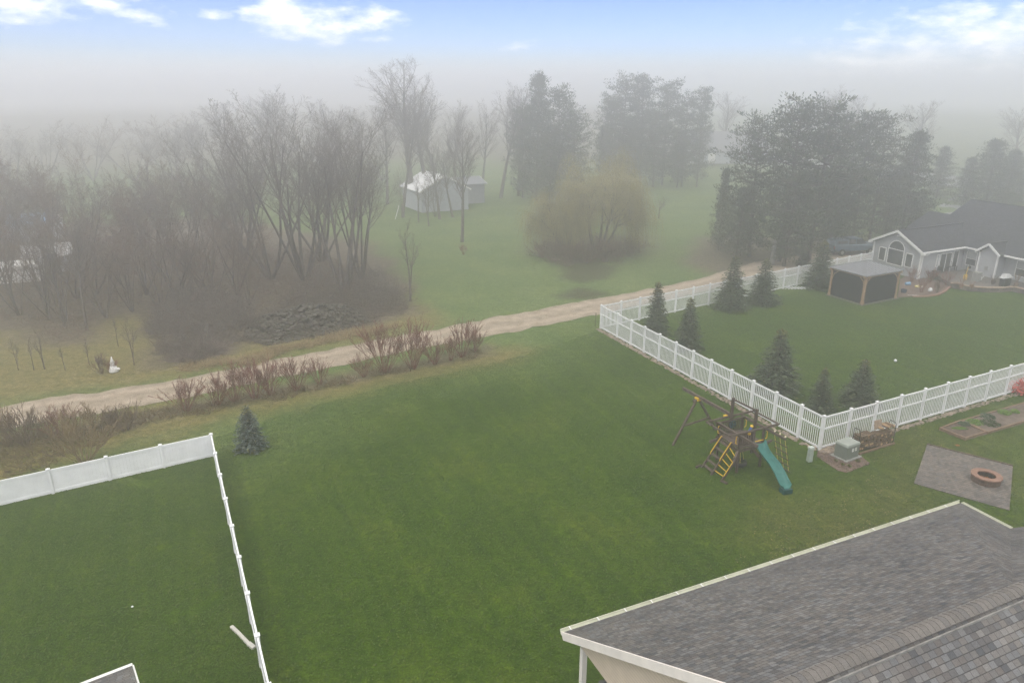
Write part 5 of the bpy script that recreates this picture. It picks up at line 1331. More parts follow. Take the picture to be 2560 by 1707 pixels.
for k in range(5):
    p = A0.lerp(A1, k / 4); mb = MB(); mb.box((p.x, p.y, p.z + .55), (.1, .1, 1.1)); mb.build('post', PRIV, fe)
mb = MB()
for z in (.45, .95): mb.beam(A0 + Vector((0, 0, z)), A1 + Vector((0, 0, z)), .04, .1)
mb.build('rail', PRIV, fe)
a, b = D(908, 505), D(916, 472)
mb = MB(); mb.beam(a + Vector((0, 0, .1)), a + Vector((.6, .2, 2.0)), .15, .08); o = mb.build('leaning_board', TRIM); tagp(o, 'white board leaning on the ground left of the shed', 'board')
# inside the fenced yard: lattice panel near spruce
q = R6(868, 318); mb = MB()
for k in range(7):
    t = -.9 + k * .3; mb.beam(q + Vector((t - .35, -.4, .06)), q + Vector((t + .35, .4, .06)), .05, .02); mb.beam(q + Vector((t - .35, .4, .085)), q + Vector((t + .35, -.4, .085)), .05, .02)
o = mb.build('lattice_panel', WHITE); tagp(o, 'white lattice panel lying flat by the back picket fence', 'lattice panel')
q = R6(1655 / 1.0 * 1.0 - 600, 318)
mb = MB(); q = unp(1480 + 1545 / 4.055, 680 + 340 / 4.055); mb.tube([q + Vector((-.5, -.3, .03)), q + Vector((0, 0, .03)), q + Vector((.5, .4, .03))], .04, 6); mb.tube([q + Vector((-.35, .9, .03)), q + Vector((-.3, .8, .6))], .05, 6); o = mb.build('drain_pipe', WHITE); tagp(o, 'white plastic pipe on the ground between two spruces by the back fence', 'pipe')
q = unp(850 + 1667 / 2.6133, 500 + 825 / 2.6133); mb = MB(); mb.tube([q, q + Vector((.03, 0, 1.05))], .02, 6); mb.box((q.x + .03, q.y, 1.0), (.05, .05, .16)); o = mb.build('survey_stake', TIMBER); tagp(o, 'thin dark stake in the grass just left of the picket fence corner', 'stake')

# ------------------------------------------------------------------ trees
SPR = [make_spruce(s, w, NEEDLE, 1.0, .18, .34) for s, w in ((1, .235), (2, .27), (3, .30), (4, .255))]
BSP = make_spruce(9, .30, NEEDLEB, 1.15, .10, .32, 'blue_spruce', mat('yellow_leader_buds', (.3, .27, .1), (.2, .2, .09), 5, .8))
def pl(proto, name, x, yb, yt, label, cat, group=None, rz=None, wide=1.0):
    p = D(x, yb); return place_tree(proto, name, p, tall(p, yt), label, cat, group, rz, wide)
G1 = 'spruces inside the white picket fence'
pl(SPR[0], 'spruce', 1505, 768, 646, 'dark green spruce nearest the far corner of the picket fence', 'spruce tree', G1, wide=1.2)
pl(SPR[3], 'spruce', 1578, 802, 683, 'open green spruce second from the far corner of the picket fence', 'spruce tree', G1, wide=1.2)
pl(SPR[2], 'spruce', 1678, 710, 585, 'left one of the pair of full spruces touching each other by the back fence', 'spruce tree', G1, wide=1.12)
pl(SPR[1], 'spruce', 1750, 697, 592, 'right one of the pair of full spruces touching each other by the back fence', 'spruce tree', G1, wide=1.35)
pl(SPR[3], 'spruce', 1880, 662, 552, 'hazy spruce just left of the gazebo', 'spruce tree', G1, wide=1.4)
pl(SPR[2], 'spruce', 1780, 895, 753, 'ragged wide spruce with yellow top in the middle of the near fence side', 'spruce tree', G1, wide=1.35)
pl(SPR[1], 'spruce', 1883, 940, 842, 'small narrow spruce in the near corner of the picket fence', 'spruce tree', G1, wide=1.25)
pl(SPR[2], 'spruce', 1972, 928, 822, 'broad dark spruce right of the small one in the near fence corner', 'spruce tree', G1, wide=1.4)
pl(BSP, 'blue_spruce', 577, 1030, 928, 'stout little blue spruce standing outside the corner of the board fence', 'spruce tree', wide=1.25)

TALL = [make_bare('tall', s) for s in (11, 12, 13)]; SING = [make_bare('single', s) for s in (21, 22, 23)]
THK = [make_bare('thicket', s, tm) for s, tm in ((31, TWIGB), (32, TWIG), (33, TWIGB), (34, TWIG))]
SAP = [make_bare('sapling', s) for s in (41, 42)]; ORCH = make_bare('orchard', 51)
WIL = make_willow(61)
PIN = [make_pine(s, rad=r, shape=sh) for s, r, sh in ((71, 4.6, .6), (72, 5.2, .7), (73, 4.2, .45))]
PINO = make_pine(75, NEEDLEP, rad=4.2, shape=.7, clumps=110, per=22, odd=.35)
FSP = make_pine(77, NEEDLEP, 16, 4.4, .03, 190, .1, 30, 'spruce', .7, odd=.02)

pl(TALL[0], 'bare_tree', 700, 642, 190, 'tallest bare tree with a thick leaning trunk on the mid-left skyline', 'bare tree', 'tall bare trees on the left skyline', 0.4, 1.2)
pl(TALL[1], 'bare_tree', 790, 668, 205, 'many-trunked bare tree at the right side of the tall clump', 'bare tree', 'tall bare trees on the left skyline', 1.2, 1.2)
pl(TALL[2], 'bare_tree', 622, 640, 215, 'bare tree whose trunk leans left, left side of the tall clump', 'bare tree', 'tall bare trees on the left skyline', 2.6, 1.15)
pl(TALL[1], 'bare_tree', 830, 640, 225, 'slighter bare tree at the right edge of the tall clump', 'bare tree', 'tall bare trees on the left skyline', 4.0, .9)
pl(TALL[0], 'bare_tree', 560, 600, 250, 'fainter bare tree behind the left side of the tall clump', 'bare tree', 'tall bare trees on the left skyline', 3.3, 1.1)
pl(TALL[2], 'bare_tree', 740, 600, 210, 'fainter bare tree behind the middle of the tall clump', 'bare tree', 'tall bare trees on the left skyline', 5.3, 1.1)
pl(SING[0], 'bare_tree', 950, 475, 122, 'very tall faint poplar rising above the white-roofed shed', 'poplar tree', None, 0, 1.5)
pl(SING[2], 'bare_tree', 985, 470, 165, 'tall faint tree right beside the poplar above the shed', 'poplar tree', None, 2.5, 1.3)
pl(SING[1], 'bare_tree', 1075, 460, 270, 'faint bare tree behind the right side of the shed', 'bare tree', None, 4.5, 1.3)
pl(SING[0], 'bare_tree', 1190, 450, 188, 'bare tree close against the left side of the spire-topped spruce', 'bare tree', None, 2.9, 1.0)
pl(SING[1], 'bare_tree', 1045, 440, 225, 'faint bare tree midway between the poplar and the forked tree', 'bare tree', None, 1.9, 1.2)
pl(SING[1], 'bare_tree', 925, 500, 215, 'slim grey tree left of the white-roofed shed', 'bare tree', None, 1, .9)
pl(SING[2], 'bare_tree', 1010, 505, 300, 'bare tree in front of the white-roofed shed', 'bare tree', None, 2, 1.1)
pl(SING[0], 'bare_tree', 1061, 556, 280, 'bare tree alone on the lawn below the shed, dead stems at its foot', 'bare tree', None, 3, 1.0)
pl(SAP[0], 'bare_tree', 942, 692, 500, 'twin-stemmed slender sapling by the brush edge', 'sapling', None, .3, .8)
pl(SING[1], 'bare_tree', 1150, 455, 182, 'bare tree with forked top left of the dark conifers', 'bare tree', None, .9, 1.1)
pl(SING[2], 'bare_tree', 1108, 445, 225, 'bare tree leaning left beside the forked one', 'bare tree', None, 5.2, .9)
pl(SING[0], 'bare_tree', 890, 470, 232, 'faint bare tree between the tall clump and the shed', 'bare tree', None, 4.2, 1.0)
pl(ORCH, 'bare_tree', 1513, 503, 452, 'small bare fruit tree on the far lawn right of the willow', 'fruit tree', None, 1, 1.1)
pl(SAP[1], 'bare_tree', 1476, 532, 495, 'small forked stub of a tree right of the willow', 'sapling', None, 1, .9)
pl(WIL, 'willow_tree', 1372, 590, 336, 'yellowish bare willow in the middle of the far lawn', 'willow tree', None, 0, .74)
pl(WIL, 'willow_tree', 1300, 588, 430, 'smaller yellowish willow leaning out on the left side of the big willow', 'willow tree', None, 2.1, .85)
pl(THK[0], 'bare_tree', 1455, 575, 430, 'leaning bare tree entangled with the right side of the willow', 'bare tree', None, 2, .75)
pl(FSP, 'spruce', 1232, 462, 172, 'tall spire-topped spruce in the middle-distance conifer group', 'spruce tree', None, 1, .75)
GP = 'hazy pines beyond the willow'
for i, (x, yb, yt, k, w) in enumerate([(1200, 455, 250, 2, .8), (1285, 465, 208, 0, .9), (1318, 470, 260, 1, .8), (1262, 470, 290, 2, .9), (1395, 425, 225, 0, .8), (1425, 420, 182, 1, .85), (1470, 420, 178, 2, .8), (1520, 425, 192, 0, .9), (1565, 428, 222, 1, .8), (1600, 430, 205, 2, .6), (1385, 430, 290, 2, .8), (1500, 430, 260, 1, .9), (1440, 425, 270, 0, .9), (1555, 430, 300, 0, .9)]):
    pl(PIN[k], 'pine_tree', x, yb, yt, 'dark pine in the hazy row beyond the willow', 'pine tree', GP, i * 1.3, w)
GQ = 'big pines beside the lane end'
PL = [(1650, 575, 388, 'F', .55, 'dark spruce spire at the left edge of the big pine clump'), (1720, 590, 275, 1, .9, 'full pine in the left part of the big clump beside the lane'), (1790, 600, 238, 0, .95, 'tallest of the big pines beside the lane, left of centre'), (1858, 595, 242, 1, .85, 'tall pine just right of the tallest in the big clump'), (1905, 575, 275, 'O', .8, 'thin-needled olive pine in the middle of the big clump'), (1955, 565, 262, 2, .8, 'flat-topped pine in the right part of the big clump'), (1995, 560, 268, 'O', .8, 'sparse brownish pine at the right of the big clump'), (2068, 545, 303, 'F', 1.05, 'tall conical spruce right of the big pine clump'), (2150, 455, 338, 'F', 1.25, 'conical spruce alone between the pine clump and the grey house'), (2262, 480, 322, 'F', 1.45, 'broad conical spruce behind the grey house roof'), (2352, 465, 345, 'F', 1.45, 'conical spruce cut by the right picture edge behind the house'),
      (2212, 468, 362, 'F', 1.3, 'smaller conical spruce between the two behind the grey house roof'), (2308, 470, 345, 'F', 1.4, 'hazy conical spruce between the broad one and the one cut by the picture edge'), (1690, 598, 430, 2, 1.2, 'low spreading pine at the left foot of the big clump'), (1800, 612, 400, 1, 1.1, 'dense dark pine at the front foot of the big clump'), (1915, 575, 400, 0, 1.1, 'dense dark pine behind the hazy spruce near the gazebo'), (2030, 552, 380, 2, 1.0, 'drooping dark pine above the parked truck'), (2095, 540, 450, 1, 1.4, 'low wide pine bough mass left of the grey house')]
for i, (x, yb, yt, k, w, lab) in enumerate(PL):
    pr = FSP if k == 'F' else PINO if k == 'O' else PIN[k]
    pl(pr, 'spruce' if k == 'F' else 'pine_tree', x, yb, yt, lab, 'spruce tree' if k == 'F' else 'pine tree', GQ if k != 'F' else None, i * 1.7 + .5, w)
pl(make_spruce(14, .34, mat('black_green_bush', (.018, .024, .018), (.035, .042, .03), 3, .9), 1.1, .1, .4, 'bush'), 'bush', 2004 * .0 + 1845, 612, 568, 'dark rounded evergreen bush behind the back picket fence', 'bush', None, 0, 1.2)
# far faint trees
GF = 'faint bare trees in the fog'
for i, (x, yb, yt, k) in enumerate([(2105, 400, 225, 0), (2330, 400, 235, 2), (1905, 380, 190, 1), (1850, 380, 215, 2), (1660, 370, 205, 0), (1960, 380, 215, 0), (540, 430, 225, 0), (600, 430, 200, 1), (660, 430, 205, 2), (480, 430, 270, 1), (760, 430, 225, 0), (820, 430, 240, 1), (340, 420, 315, 2), (40, 420, 310, 1), (420, 430, 300, 1), (1010, 430, 190, 1)]):
    pl(SING[k], 'bare_tree', x, yb, yt, 'faint bare tree dissolving into the far fog', 'bare tree', GF, i * 1.1, 1.5)
pl(SAP[0], 'bare_tree', 985, 520, 405, 'thin bare tree standing before the shed door', 'bare tree', None, 2.0, 1.1)
pl(SAP[1], 'bare_tree', 962, 512, 400, 'slim bare tree left of the one before the shed door', 'bare tree', None, 4.0, 1.1)
pl(THK[3], 'bare_tree', 1000, 498, 385, 'many-stemmed bare bush tree right in front of the shed', 'bare tree', None, 1.0, .8)
pl(THK[1], 'bare_tree', 925, 500, 370, 'many-stemmed bare bush tree covering the left shed corner', 'bare tree', None, 3.0, .6)
pl(SING[1], 'bare_tree', 1040, 500, 330, 'bare tree hiding the right corner of the shed', 'bare tree', None, 3.0, 1.1)
for i, (x, yt, w_) in enumerate([(20, 285, 1.6), (110, 270, 1.4), (215, 262, 1.5), (310, 285, 1.5), (400, 262, 1.6), (470, 240, 1.5), (880, 225, 1.4)]):
    pl(THK[i % 4], 'bare_tree', x, 415, yt, 'faint bare tree dissolving into the far fog', 'bare tree', GF, i * 1.9, w_)
# left thicket
rr = random.Random(19)
sky = [(-60, 330), (0, 322), (60, 318), (130, 345), (200, 322), (260, 365), (330, 345), (390, 322), (450, 335), (520, 350), (700, 400), (900, 480)]
def skyl(x):
    for (a, ya), (b, yb) in zip(sky[:-1], sky[1:]):
        if a <= x <= b: return ya + (yb - ya) * (x - a) / (b - a)
    return 400
GT = 'bare trees of the left thicket'
for i in range(40):
    row = i % 4; x = -50 + (i // 4) * 64 + rr.uniform(-22, 22) + row * 9
    yb = (585, 630, 675, 715)[row] + rr.uniform(-14, 14) + (20 if x < 250 and row == 3 else 0)
    yt = skyl(max(-50, min(x, 890))) + (0, 25, 70, 150)[row] + rr.uniform(-8, 45)
    if x > 560 and row > 1: yt += 60
    pl(THK[rr.randint(0, 3)], 'bare_tree', x, yb, yt, 'bare twiggy tree within the dense left thicket', 'bare tree', GT, rr.random() * 6, rr.uniform(.95, 1.3))
pl(SING[1], 'bare_tree', 200, 758, 480, 'bare tree with a stout dark trunk at the front of the left thicket', 'bare tree', None, 2.2, .8)
pl(SING[2], 'bare_tree', 150, 752, 500, 'bare tree leaning left next to the stout trunk in the left thicket', 'bare tree', None, 4.4, .8)
for i, (x, yb, yt, lab) in enumerate([(42, 850, 770, 'leftmost thin bare sapling in the meadow'), (78, 850, 765, 'second thin bare sapling from the left in the meadow'), (103, 848, 752, 'tallest of the thin saplings at the left edge of the meadow'), (150, 850, 785, 'crooked low sapling in the middle of the meadow row'), (206, 838, 770, 'lone short sapling between the row and the garden statue'), (272, 796, 715, 'dark thin trunk behind the garden statue bush'), (308, 838, 722, 'slanting sapling just right of the garden statue')]):
    pl(SAP[i % 2], 'bare_tree', x, yb, yt, lab, 'sapling', None, i * 2.1, .8)

# shrubs
SHR = [shrub_mesh(s, TWIGR, 3.0, .85, 27, name='red_shrub') for s in (81, 82, 83)]
SHY = [shrub_mesh(s, TWIGY, 2.6, .8, 24, name='yellow_shrub') for s in (84, 85)]
SHB = [shrub_mesh(s, TWIGB, 2.4, 1.0, 26, name='brown_shrub') for s in (86, 87)]
GH = 'red-twigged bare shrubs between the lane and the lawn'
HS = [(430, 943, 862, 1.0, 'leftmost red-twigged shrub, standing alone beside the lane'), (500, 930, 858, 1.0, 'second red-twigged shrub from the left'), (540, 922, 838, .9, 'red-twigged shrub just left of the blue spruce tip'), (585, 915, 825, 1, 'red-twigged shrub above the blue spruce'), (622, 908, 820, .9, 'red-twigged shrub in the middle of the left run'), (680, 897, 820, 1, 'red-twigged shrub near the right end of the left run'), (735, 883, 818, .8, 'small sparse shrub at the right end of the left run'), (838, 865, 808, .9, 'small low shrub at the left foot of the tall pair'), (884, 855, 738, .9, 'tall wide red-twigged shrub, left of the tall pair'), (948, 846, 730, .85, 'tall wide red-twigged shrub, right of the tall pair'), (1000, 836, 768, .9, 'thin red-twigged shrub right of the tall pair'), (1035, 828, 775, .8, 'low red-twigged shrub left of the rightmost one'), (1062, 820, 728, .75, 'dense red-twigged shrub near the right end of the whole row'), (1090, 808, 745, .7, 'rightmost red-twigged shrub of the whole row')]
for i, (x, yb, yt, w, lab) in enumerate(HS):
    p = D(x, yb); h = tall(p, yt - 6); place_mesh(SHR[i % 3], 'shrub', p, h, 3.0, lab, 'shrub', GH, w * 1.1)
GY = 'budding bare shrubs at the left end of the lane hedge'
for i, x in enumerate((-15, 22, 62, 102, 140, 180, 222, 262, 290)):
    p = D(x, 1018 - x * .16 + (i % 3) * 8); h = tall(p, 925 - x * .03 + (i % 2) * 12)
    place_mesh((SHY + SHB + SHR[:1])[i % 5], 'shrub', p, h, (2.6, 2.6, 2.4, 2.4, 3.0)[i % 5], 'budding shrub in the dense hedge left of the bare gravel gap', 'shrub', GY, 1.05)
p = D(195, 1062); place_mesh(SHY[0], 'shrub', p, tall(p, 948), 2.6, 'sprawling tan shrub close behind the board fence', 'shrub', None, 1.3)
p = D(235, 858); place_mesh(SHB[0], 'shrub', p, tall(p, 805), 2.4, 'small bare bush beside the white garden statue', 'shrub', None, 1.0)
p = D(255, 856); place_mesh(SHR[1], 'shrub', p, tall(p, 818), 3.0, 'tiny bare bush touching the white garden statue', 'shrub', None, 1.0)
p = D(1065, 585); place_mesh(SHR[0], 'shrub', p, tall(p, 555), 3.0, 'small reddish tuft of stems on the far lawn below the lone tree', 'shrub', None, .9)
for i, (x, yb, yt) in enumerate([(1245, 592, 545), (1275, 598, 540), (1310, 600, 550), (1345, 602, 545), (1385, 600, 540), (1420, 590, 540), (1450, 580, 535)]):
    p = D(x, yb); place_mesh(SHB[i % 2], 'shrub', p, tall(p, yt), 2.4, 'brown bush in the brush under the willow', 'shrub', 'brush under the willow', 1.6)
bs = [(650, 1150), ]
hb = [(905, 1085, 900, 'dark bare bush by the terrace steps'), (760, 1180, 930, 'bare bush in front of the house corner by the flower bed'), (1085, 1330, 1000, 'tall bare shrub in the flower bed before the patio door'), (980, 1190, 1060, 'grey bush in the middle of the flower bed'), (1230, 1230, 1100, 'leafless bush beside the terrace wall'), (880, 1330, 1230, 'low brown plant behind the mulch bag')]
for x, yb, yt, lab in hb:
    p = H3(x, yb + 90); h = min(1.5, max(.6, tall(p, (470 + yt / 5.407) / DS))); place_mesh(SHB[0] if x % 2 else SHR[1], 'shrub', p, h, 2.6, lab, 'shrub', None, .85)

# undergrowth, brush piles, stone heap
def tangle(name, poly, n, hmax, m, label, cat, seed, L=(.4, 1.6), up=.4):
    rr = random.Random(seed); P = poly_w(poly); xs_ = [p[0] for p in P]; ys_ = [p[1] for p in P]; segs = []
    Xr = np.array([[rr.uniform(min(xs_), max(xs_)) for _ in range(n * 4)]]); Yr = np.array([[rr.uniform(min(ys_), max(ys_)) for _ in range(n * 4)]])
    ins = dist_in(P, Xr, Yr)[0]
    k = 0
    for x, y, dd in zip(Xr[0], Yr[0], ins):
        if dd + 1.6 * mnoise.noise(Vector((x * .5, y * .5, seed))) - .5 < 0 or k >= n: continue
        k += 1; z0 = terr(x, y); p = Vector((x, y, z0 + rr.random() ** 2 * hmax * max(.12, min(1, dd / 3 + .1))))
        d = Vector((rr.gauss(0, 1), rr.gauss(0, 1), rr.gauss(up, .6))).normalized(); l = rr.uniform(*L)
        for s in range(2):
            q = p + d * l / 2; q.z = max(q.z, z0 + .01); segs.append((*p, *q, .016 - s * .005, .011 - s * .004)); p = q; d = (d + Vector((rr.gauss(0, .4), rr.gauss(0, .4), rr.gauss(0, .3)))).normalized()
    o = bpy.data.objects.new(name, seg_mesh(name, segs, [m], 3)); COL.objects.link(o); return tagp(o, label, cat, kind='stuff')
tangle('undergrowth', [(-200, 700), (0, 740), (110, 790), (215, 780), (255, 700), (330, 720), (350, 800), (372, 836), (470, 822), (560, 775), (640, 700), (850, 700), (860, 640), (700, 580), (300, 560), (-200, 560)], 9000, 1.9, TWIGB, 'tangled brown undergrowth filling the left thicket', 'undergrowth', 1, up=.9)
tangle('undergrowth', [(322, 735), (345, 800), (372, 838), (470, 826), (560, 785), (600, 740), (560, 690), (400, 690)], 4200, 2.0, TWIG, 'dark brush crowding the front of the thicket', 'undergrowth', 7, up=.8)
tangle('undergrowth', [(640, 700), (760, 700), (880, 720), (955, 700), (940, 655), (860, 620), (700, 630)], 1500, 1.1, TWIG, 'dark brush round the feet of the tall trees', 'undergrowth', 8, up=.7)
tangle('brush', [(560, 790), (600, 800), (740, 775), (860, 748), (960, 712), (945, 668), (850, 650), (650, 690), (540, 740)], 3500, .4, mat('grey_dead_brush', (.13, .105, .085), (.085, .07, .058), 1.5, .95), 'dead brush and branches round the mossy stone heap', 'brush', 2, up=.1)
tangle('brush', [(1215, 585), (1240, 604), (1310, 612), (1420, 606), (1500, 575), (1480, 555), (1260, 550)], 3000, 1.4, TWIGB, 'low brown brush under the willow', 'brush', 3, up=.5)
tangle('brush', [(400, 812), (420, 832), (520, 818), (530, 800), (440, 795)], 1500, .5, mat('pale_dead_twigs', (.30, .25, .22), (.15, .12, .11), 1.5, .95), 'pale dead twigs heaped at the front of the thicket', 'brush', 4, up=.05)
tangle('dry_weeds', [(560, 815), (740, 772), (900, 745), (1000, 742), (850, 775), (740, 800), (560, 842), (400, 865), (400, 845)], 4500, .35, mat('straw_weeds', (.40, .31, .18), (.28, .21, .12), 1, .95), 'straw-coloured weeds along the far side of the lane', 'weeds', 5, (.2, .6), 1.0)
tangle('dry_weeds', [(-60, 1070), (0, 1000), (300, 950), (440, 925), (740, 878), (1110, 800), (1120, 812), (760, 900), (440, 955), (300, 1000), (0, 1120)], 6500, .35, mat('dull_straw_weeds', (.20, .145, .08), (.12, .09, .055), 1, .95), 'dead weeds along the foot of the shrub row', 'weeds', 6, (.15, .5), 1.0)
rr = random.Random(2); mb = MB(); P = poly_w([(560, 775), (620, 795), (740, 770), (850, 740), (830, 705), (700, 700), (580, 735)])
xs_ = [p[0] for p in P]; ys_ = [p[1] for p in P]; Xr = np.array([[rr.uniform(min(xs_), max(xs_)) for _ in range(2600)]]); Yr = np.array([[rr.uniform(min(ys_), max(ys_)) for _ in range(2600)]]); ins = dist_in(P, Xr, Yr)[0]
for x, y, dd in zip(Xr[0], Yr[0], ins):
    if dd > 0: r = rr.uniform(.08, .27); mb.blob((x, y, rr.random() ** 1.5 * min(.9, dd * .4)), (r, r * .8, r * .65), 6, 4, .2, rr.random())
o = mb.build('rubble', STONED, uv=False); tagp(o, 'heap of dark mossy field stones at the edge of the thicket', 'rubble', kind='stuff')
q = D(480, 778); mb = MB(); mb.tube([(q.x, q.y, 0), (q.x - .1, q.y, .7), (q.x + .05, q.y, 1.3)], [.22, .17, .07], 7); o = mb.build('tree_stump', mat('grey_dead_wood', (.24, .22, .20), (.15, .14, .13), 6, .9)); tagp(o, 'pale grey broken stump among the brush', 'stump')
q = D(1275, 597); mb = MB(); mb.blob((q.x, q.y, q.z + .05), (.6, .4, .12), 8, 5, .2, 3); o = mb.build('rubbish_pile', mat('pale_rubbish', (.5, .45, .4), (.3, .24, .2), 3, .9), uv=False); tagp(o, 'small pale heap on the grass at the left foot of the willow', 'heap')

# short grass tufts that give the lawns their nap, and straw flecks on the worn patch
def nap(name, poly, n, mats, wts, size, label, seed, hgt=.03):
    rg = np.random.default_rng(seed); P = poly_w(poly); A = np.array(P); lo, hi = A.min(0), A.max(0)
    X_ = rg.uniform(lo[0], hi[0], (1, n * 3)); Y_ = rg.uniform(lo[1], hi[1], (1, n * 3)); ok = dist_in(P, X_, Y_)[0] > 0
    x, y = X_[0][ok][:n], Y_[0][ok][:n]
    for q4 in (P4_PATIO, [tuple(p[:2]) for p in gp], [tuple(p[:2]) for p in bd]):
        o4 = dist_in(q4, x[None, :], y[None, :])[0] < 0; x, y = x[o4], y[o4]
    clump = np.array([mnoise.noise(Vector((a * .8, b_ * .8, seed))) for a, b_ in zip(x, y)]); keep = clump > (-.45 if hgt < .031 else .05); x, y = x[keep], y[keep]; k = len(x)
    th = rg.uniform(0, 2 * math.pi, k); el = rg.uniform(.05, .5, k)
    ax = np.stack([np.cos(th) * np.cos(el), np.sin(th) * np.cos(el), np.sin(el)], 1); sd = np.stack([-np.sin(th), np.cos(th), np.zeros(k)], 1)
    L = rg.uniform(*size, k)
    rows = np.concatenate([np.stack([x, y, np.full(k, hgt)], 1), ax, sd, L[:, None], (L * rg.uniform(.35, .8, k))[:, None], rg.choice(len(mats), k, p=wts)[:, None]], 1)
    o = bpy.data.objects.new(name, sprays(rows, name, mats)); COL.objects.link(o); return tagp(o, label, 'grass', kind='stuff')
GA = mat('light_grass_blades', (.055, .100, .016), (.068, .115, .020), 3, .9); GB = mat('yellow_grass_blades', (.085, .115, .026), (.105, .125, .034), 3, .9); GC = mat('dark_grass_blades', (.028, .058, .009), (.038, .072, .012), 3, .9); GD = mat('straw_blades', (.30, .24, .12), (.22, .18, .09), 3, .9)
LM = [(215, 1100), (330, 1010), (560, 965), (900, 885), (1150, 830), (1372, 760), (1880, 1045), (2352, 870), (2352, 1568), (620, 1568), (490, 1005)]
nap('grass', [(495, 1005), (620, 960), (900, 885), (1150, 830), (1372, 762), (1880, 1045), (2352, 890), (2352, 1230), (2210, 1150), (1290, 1450), (1290, 1568), (625, 1568)], 75000, [GA, GB, GC], [.52, .16, .32], (.04, .10), 'short mown grass of the wide open lawn', 21)
nap('grass', [(-20, 1165), (485, 1045), (610, 1568), (-20, 1568)], 34000, [GA, GB, GC], [.5, .16, .34], (.035, .09), 'short mown grass of the lower left yard', 22)
nap('grass', [(1400, 745), (1640, 700), (1900, 660), (2352, 690), (2352, 830), (1885, 965)], 45000, [GA, GB, GC], [.5, .12, .38], (.06, .13), 'short mown grass of the fenced yard', 23)
nap('dry_grass', [(1790, 1150), (1900, 1090), (2000, 1090), (2120, 1140), (2150, 1165), (1800, 1290), (1650, 1300)], 1700, [GD, GB], [.45, .55], (.03, .09), 'straw flecks in the worn grass between slide and roof', 24, .032)
nap('dry_grass', [(2010, 1010), (2330, 900), (2352, 930), (2100, 1060), (2000, 1110)], 900, [GD, GB], [.5, .5], (.03, .09), 'straw flecks in the grass in front of the garden beds', 25, .032)

# ------------------------------------------------------------------ air, sky, light
mb = MB(); mb.prism([(-820, -50), (820, -50), (820, 900), (-820, 900)], -1.6, 27.0)
m = bpy.data.materials.new('fog_air'); m.use_nodes = True; nt = m.node_tree
for n in list(nt.nodes):
    if n.type != 'OUTPUT_MATERIAL': nt.nodes.remove(n)
out = next(n for n in nt.nodes if n.type == 'OUTPUT_MATERIAL')
pv = nt.nodes.new('ShaderNodeVolumePrincipled'); pv.inputs['Color'].default_value = (.957, .955, .960, 1); pv.inputs['Density'].default_value = .0067; pv.inputs['Anisotropy'].default_value = .76
nt.links.new(pv.outputs[0], out.inputs['Volume'])
hz = mb.build('haze', m, uv=False); tagp(hz, kind='stuff')

w = bpy.data.worlds.new('World'); sc.world = w; w.use_nodes = True; nt = w.node_tree
bg = nt.nodes['Background']
SUN_EL, SUN_AZ = R(56), R(-155)       # direction of the sun seen from above, measured from +y towards +x
sky_ = nt.nodes.new('ShaderNodeTexSky'); sky_.sky_type = 'NISHITA'; sky_.sun_disc = False; sky_.sun_elevation = SUN_EL; sky_.sun_rotation = SUN_AZ; sky_.altitude = 200; sky_.air_density = 1.0; sky_.dust_density = .4; sky_.ozone_density = 2.5
geo = nt.nodes.new('ShaderNodeTexCoord'); sep = nt.nodes.new('ShaderNodeSeparateXYZ'); nt.links.new(geo.outputs['Generated'], sep.inputs[0])
blue = ramp(nt, [(0.0, (.8, .85, .95)), (.03, (.38, .48, .66)), (.065, (.28, .42, .72)), (.11, (.165, .315, .74)), (.3, (.9, .92, .95)), (1, (1, 1, 1))]); nt.links.new(sep.outputs[2], blue.inputs[0])
skc = mixc(nt, 1.0, sky_.outputs[0], blue.outputs[0], 'MULTIPLY')
cov = ramp(nt, [(0.0, (.95, .95, .95)), (.015, (.8, .8, .8)), (.05, (.0, .0, .0)), (.13, (.0, .0, .0)), (.22, (.95, .95, .95))]); nt.links.new(sep.outputs[2], cov.inputs[0])
ovn = nt.nodes.new('ShaderNodeTexNoise'); ovn.inputs['Scale'].default_value = 3; ovn.inputs['Detail'].default_value = 6; nt.links.new(geo.outputs['Generated'], ovn.inputs['Vector'])
ovc = ramp(nt, [(.3, (4.9, 4.75, 4.45)), (.7, (7.4, 7.1, 6.7))]); nt.links.new(ovn.outputs['Fac'], ovc.inputs[0])
hzc = ramp(nt, [(.05, (.55, .57, .61)), (.22, (1, 1, 1))]); nt.links.new(sep.outputs[2], hzc.inputs[0])
skc = mixc(nt, cov.outputs[0], skc, mixc(nt, 1.0, ovc.outputs[0], hzc.outputs[0], 'MULTIPLY'))
def raydir(x, y):
    u = (x * DS - 1280) / F; v = (853.5 - y * DS) / F; return Vector((u, CT + v * ST, -ST + v * CT)).normalized()
tot = None
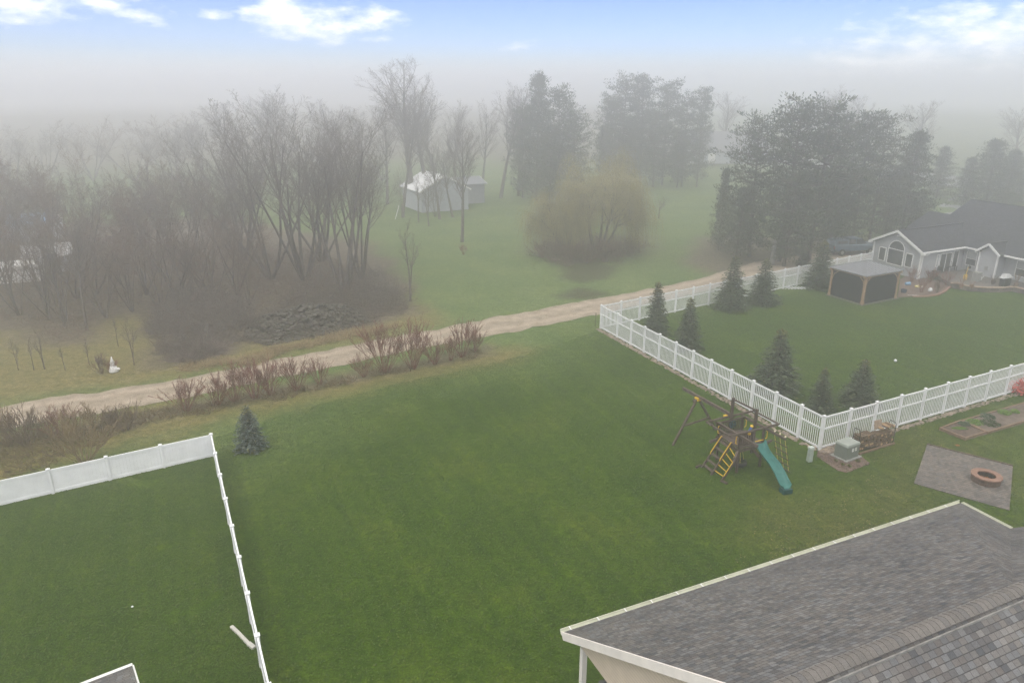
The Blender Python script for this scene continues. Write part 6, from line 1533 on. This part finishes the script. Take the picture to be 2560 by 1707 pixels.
for (x, y, rx, ry, amp) in ((655, 38, .052, .028, 1.3), (760, 62, .045, .024, 1.0), (845, 50, .060, .022, .95), (745, 100, .03, .012, .8), (70, 10, .065, .02, 1.0), (320, 38, .035, .016, 1.0), (50, 48, .028, .010, .9), (235, 12, .045, .012, .8), (490, 38, .030, .008, .7), (2290, 90, .17, .045, .95), (2120, 140, .15, .028, .85), (2352, 40, .04, .02, .9), (1960, 125, .06, .012, .5), (2230, 45, .08, .008, .45), (1180, 108, .05, .010, .4)):
    dv = raydir(x, y); vm = nt.nodes.new('ShaderNodeVectorMath'); vm.operation = 'SUBTRACT'; nt.links.new(geo.outputs['Generated'], vm.inputs[0]); vm.inputs[1].default_value = dv
    mp = nt.nodes.new('ShaderNodeVectorMath'); mp.operation = 'MULTIPLY'; nt.links.new(vm.outputs[0], mp.inputs[0]); mp.inputs[1].default_value = (1 / rx, 1 / rx * .3, 1 / ry)
    ln = nt.nodes.new('ShaderNodeVectorMath'); ln.operation = 'LENGTH'; nt.links.new(mp.outputs[0], ln.inputs[0])
    v = M(nt, 'MULTIPLY', M(nt, 'MAXIMUM', M(nt, 'SUBTRACT', 1.0, M(nt, 'MULTIPLY', ln.outputs['Value'], .8)), 0.0), amp)
    tot = v if tot is None else M(nt, 'MAXIMUM', tot, v)
cm = nt.nodes.new('ShaderNodeMapping'); cm.inputs['Scale'].default_value = (1, 1, 2.6); nt.links.new(geo.outputs['Generated'], cm.inputs[0])
cn = nt.nodes.new('ShaderNodeTexNoise'); cn.inputs['Scale'].default_value = 26; cn.inputs['Detail'].default_value = 9; cn.inputs['Roughness'].default_value = .62; nt.links.new(cm.outputs[0], cn.inputs['Vector'])
cl = M(nt, 'ADD', M(nt, 'MULTIPLY', tot, .95), M(nt, 'MULTIPLY', M(nt, 'SUBTRACT', cn.outputs['Fac'], .5), 2.2))
cf = ramp(nt, [(.26, (0, 0, 0)), (.55, (.28, .28, .28)), (1.15, (1, 1, 1))][:2] + [(1.0, (.85, .85, .85))]); nt.links.new(cl, cf.inputs[0])
gate = M(nt, 'MULTIPLY', cf.outputs[0], M(nt, 'MINIMUM', M(nt, 'MULTIPLY', tot, 6.0), 1.0))
CLB = 7.2
skc = mixc(nt, gate, skc, (CLB, CLB * .985, CLB * .95))
nt.links.new(skc, bg.inputs['Color']); bg.inputs['Strength'].default_value = .10

sd_ = bpy.data.lights.new('sun', 'SUN'); sd_.energy = .5; sd_.angle = R(40); sd_.color = (1, .965, .91)
so_ = bpy.data.objects.new('sun', sd_); COL.objects.link(so_)
dirv = Vector((math.sin(SUN_AZ) * math.cos(SUN_EL), math.cos(SUN_AZ) * math.cos(SUN_EL), math.sin(SUN_EL)))
so_.rotation_euler = dirv.to_track_quat('Z', 'Y').to_euler(); so_.location = (0, 0, 60)

cam = bpy.data.cameras.new('camera'); co_ = bpy.data.objects.new('camera', cam); COL.objects.link(co_)
cam.sensor_width = 36; cam.lens = 36 * F / 2560; cam.clip_end = 3000; cam.clip_start = .1
co_.location = (0, 0, CH); co_.rotation_euler = (math.pi / 2 - TH, 0, 0); sc.camera = co_
sc.view_settings.view_transform = 'Standard'; sc.view_settings.look = 'None'; sc.view_settings.exposure = 1.44; sc.view_settings.gamma = 1
cy = sc.cycles; cy.use_denoising = True; cy.denoising_prefilter = 'NONE'; cy.sample_clamp_indirect = 4; cy.max_bounces = 6; cy.diffuse_bounces = 2; cy.volume_bounces = 2; cy.glossy_bounces = 2; cy.transparent_max_bounces = 8
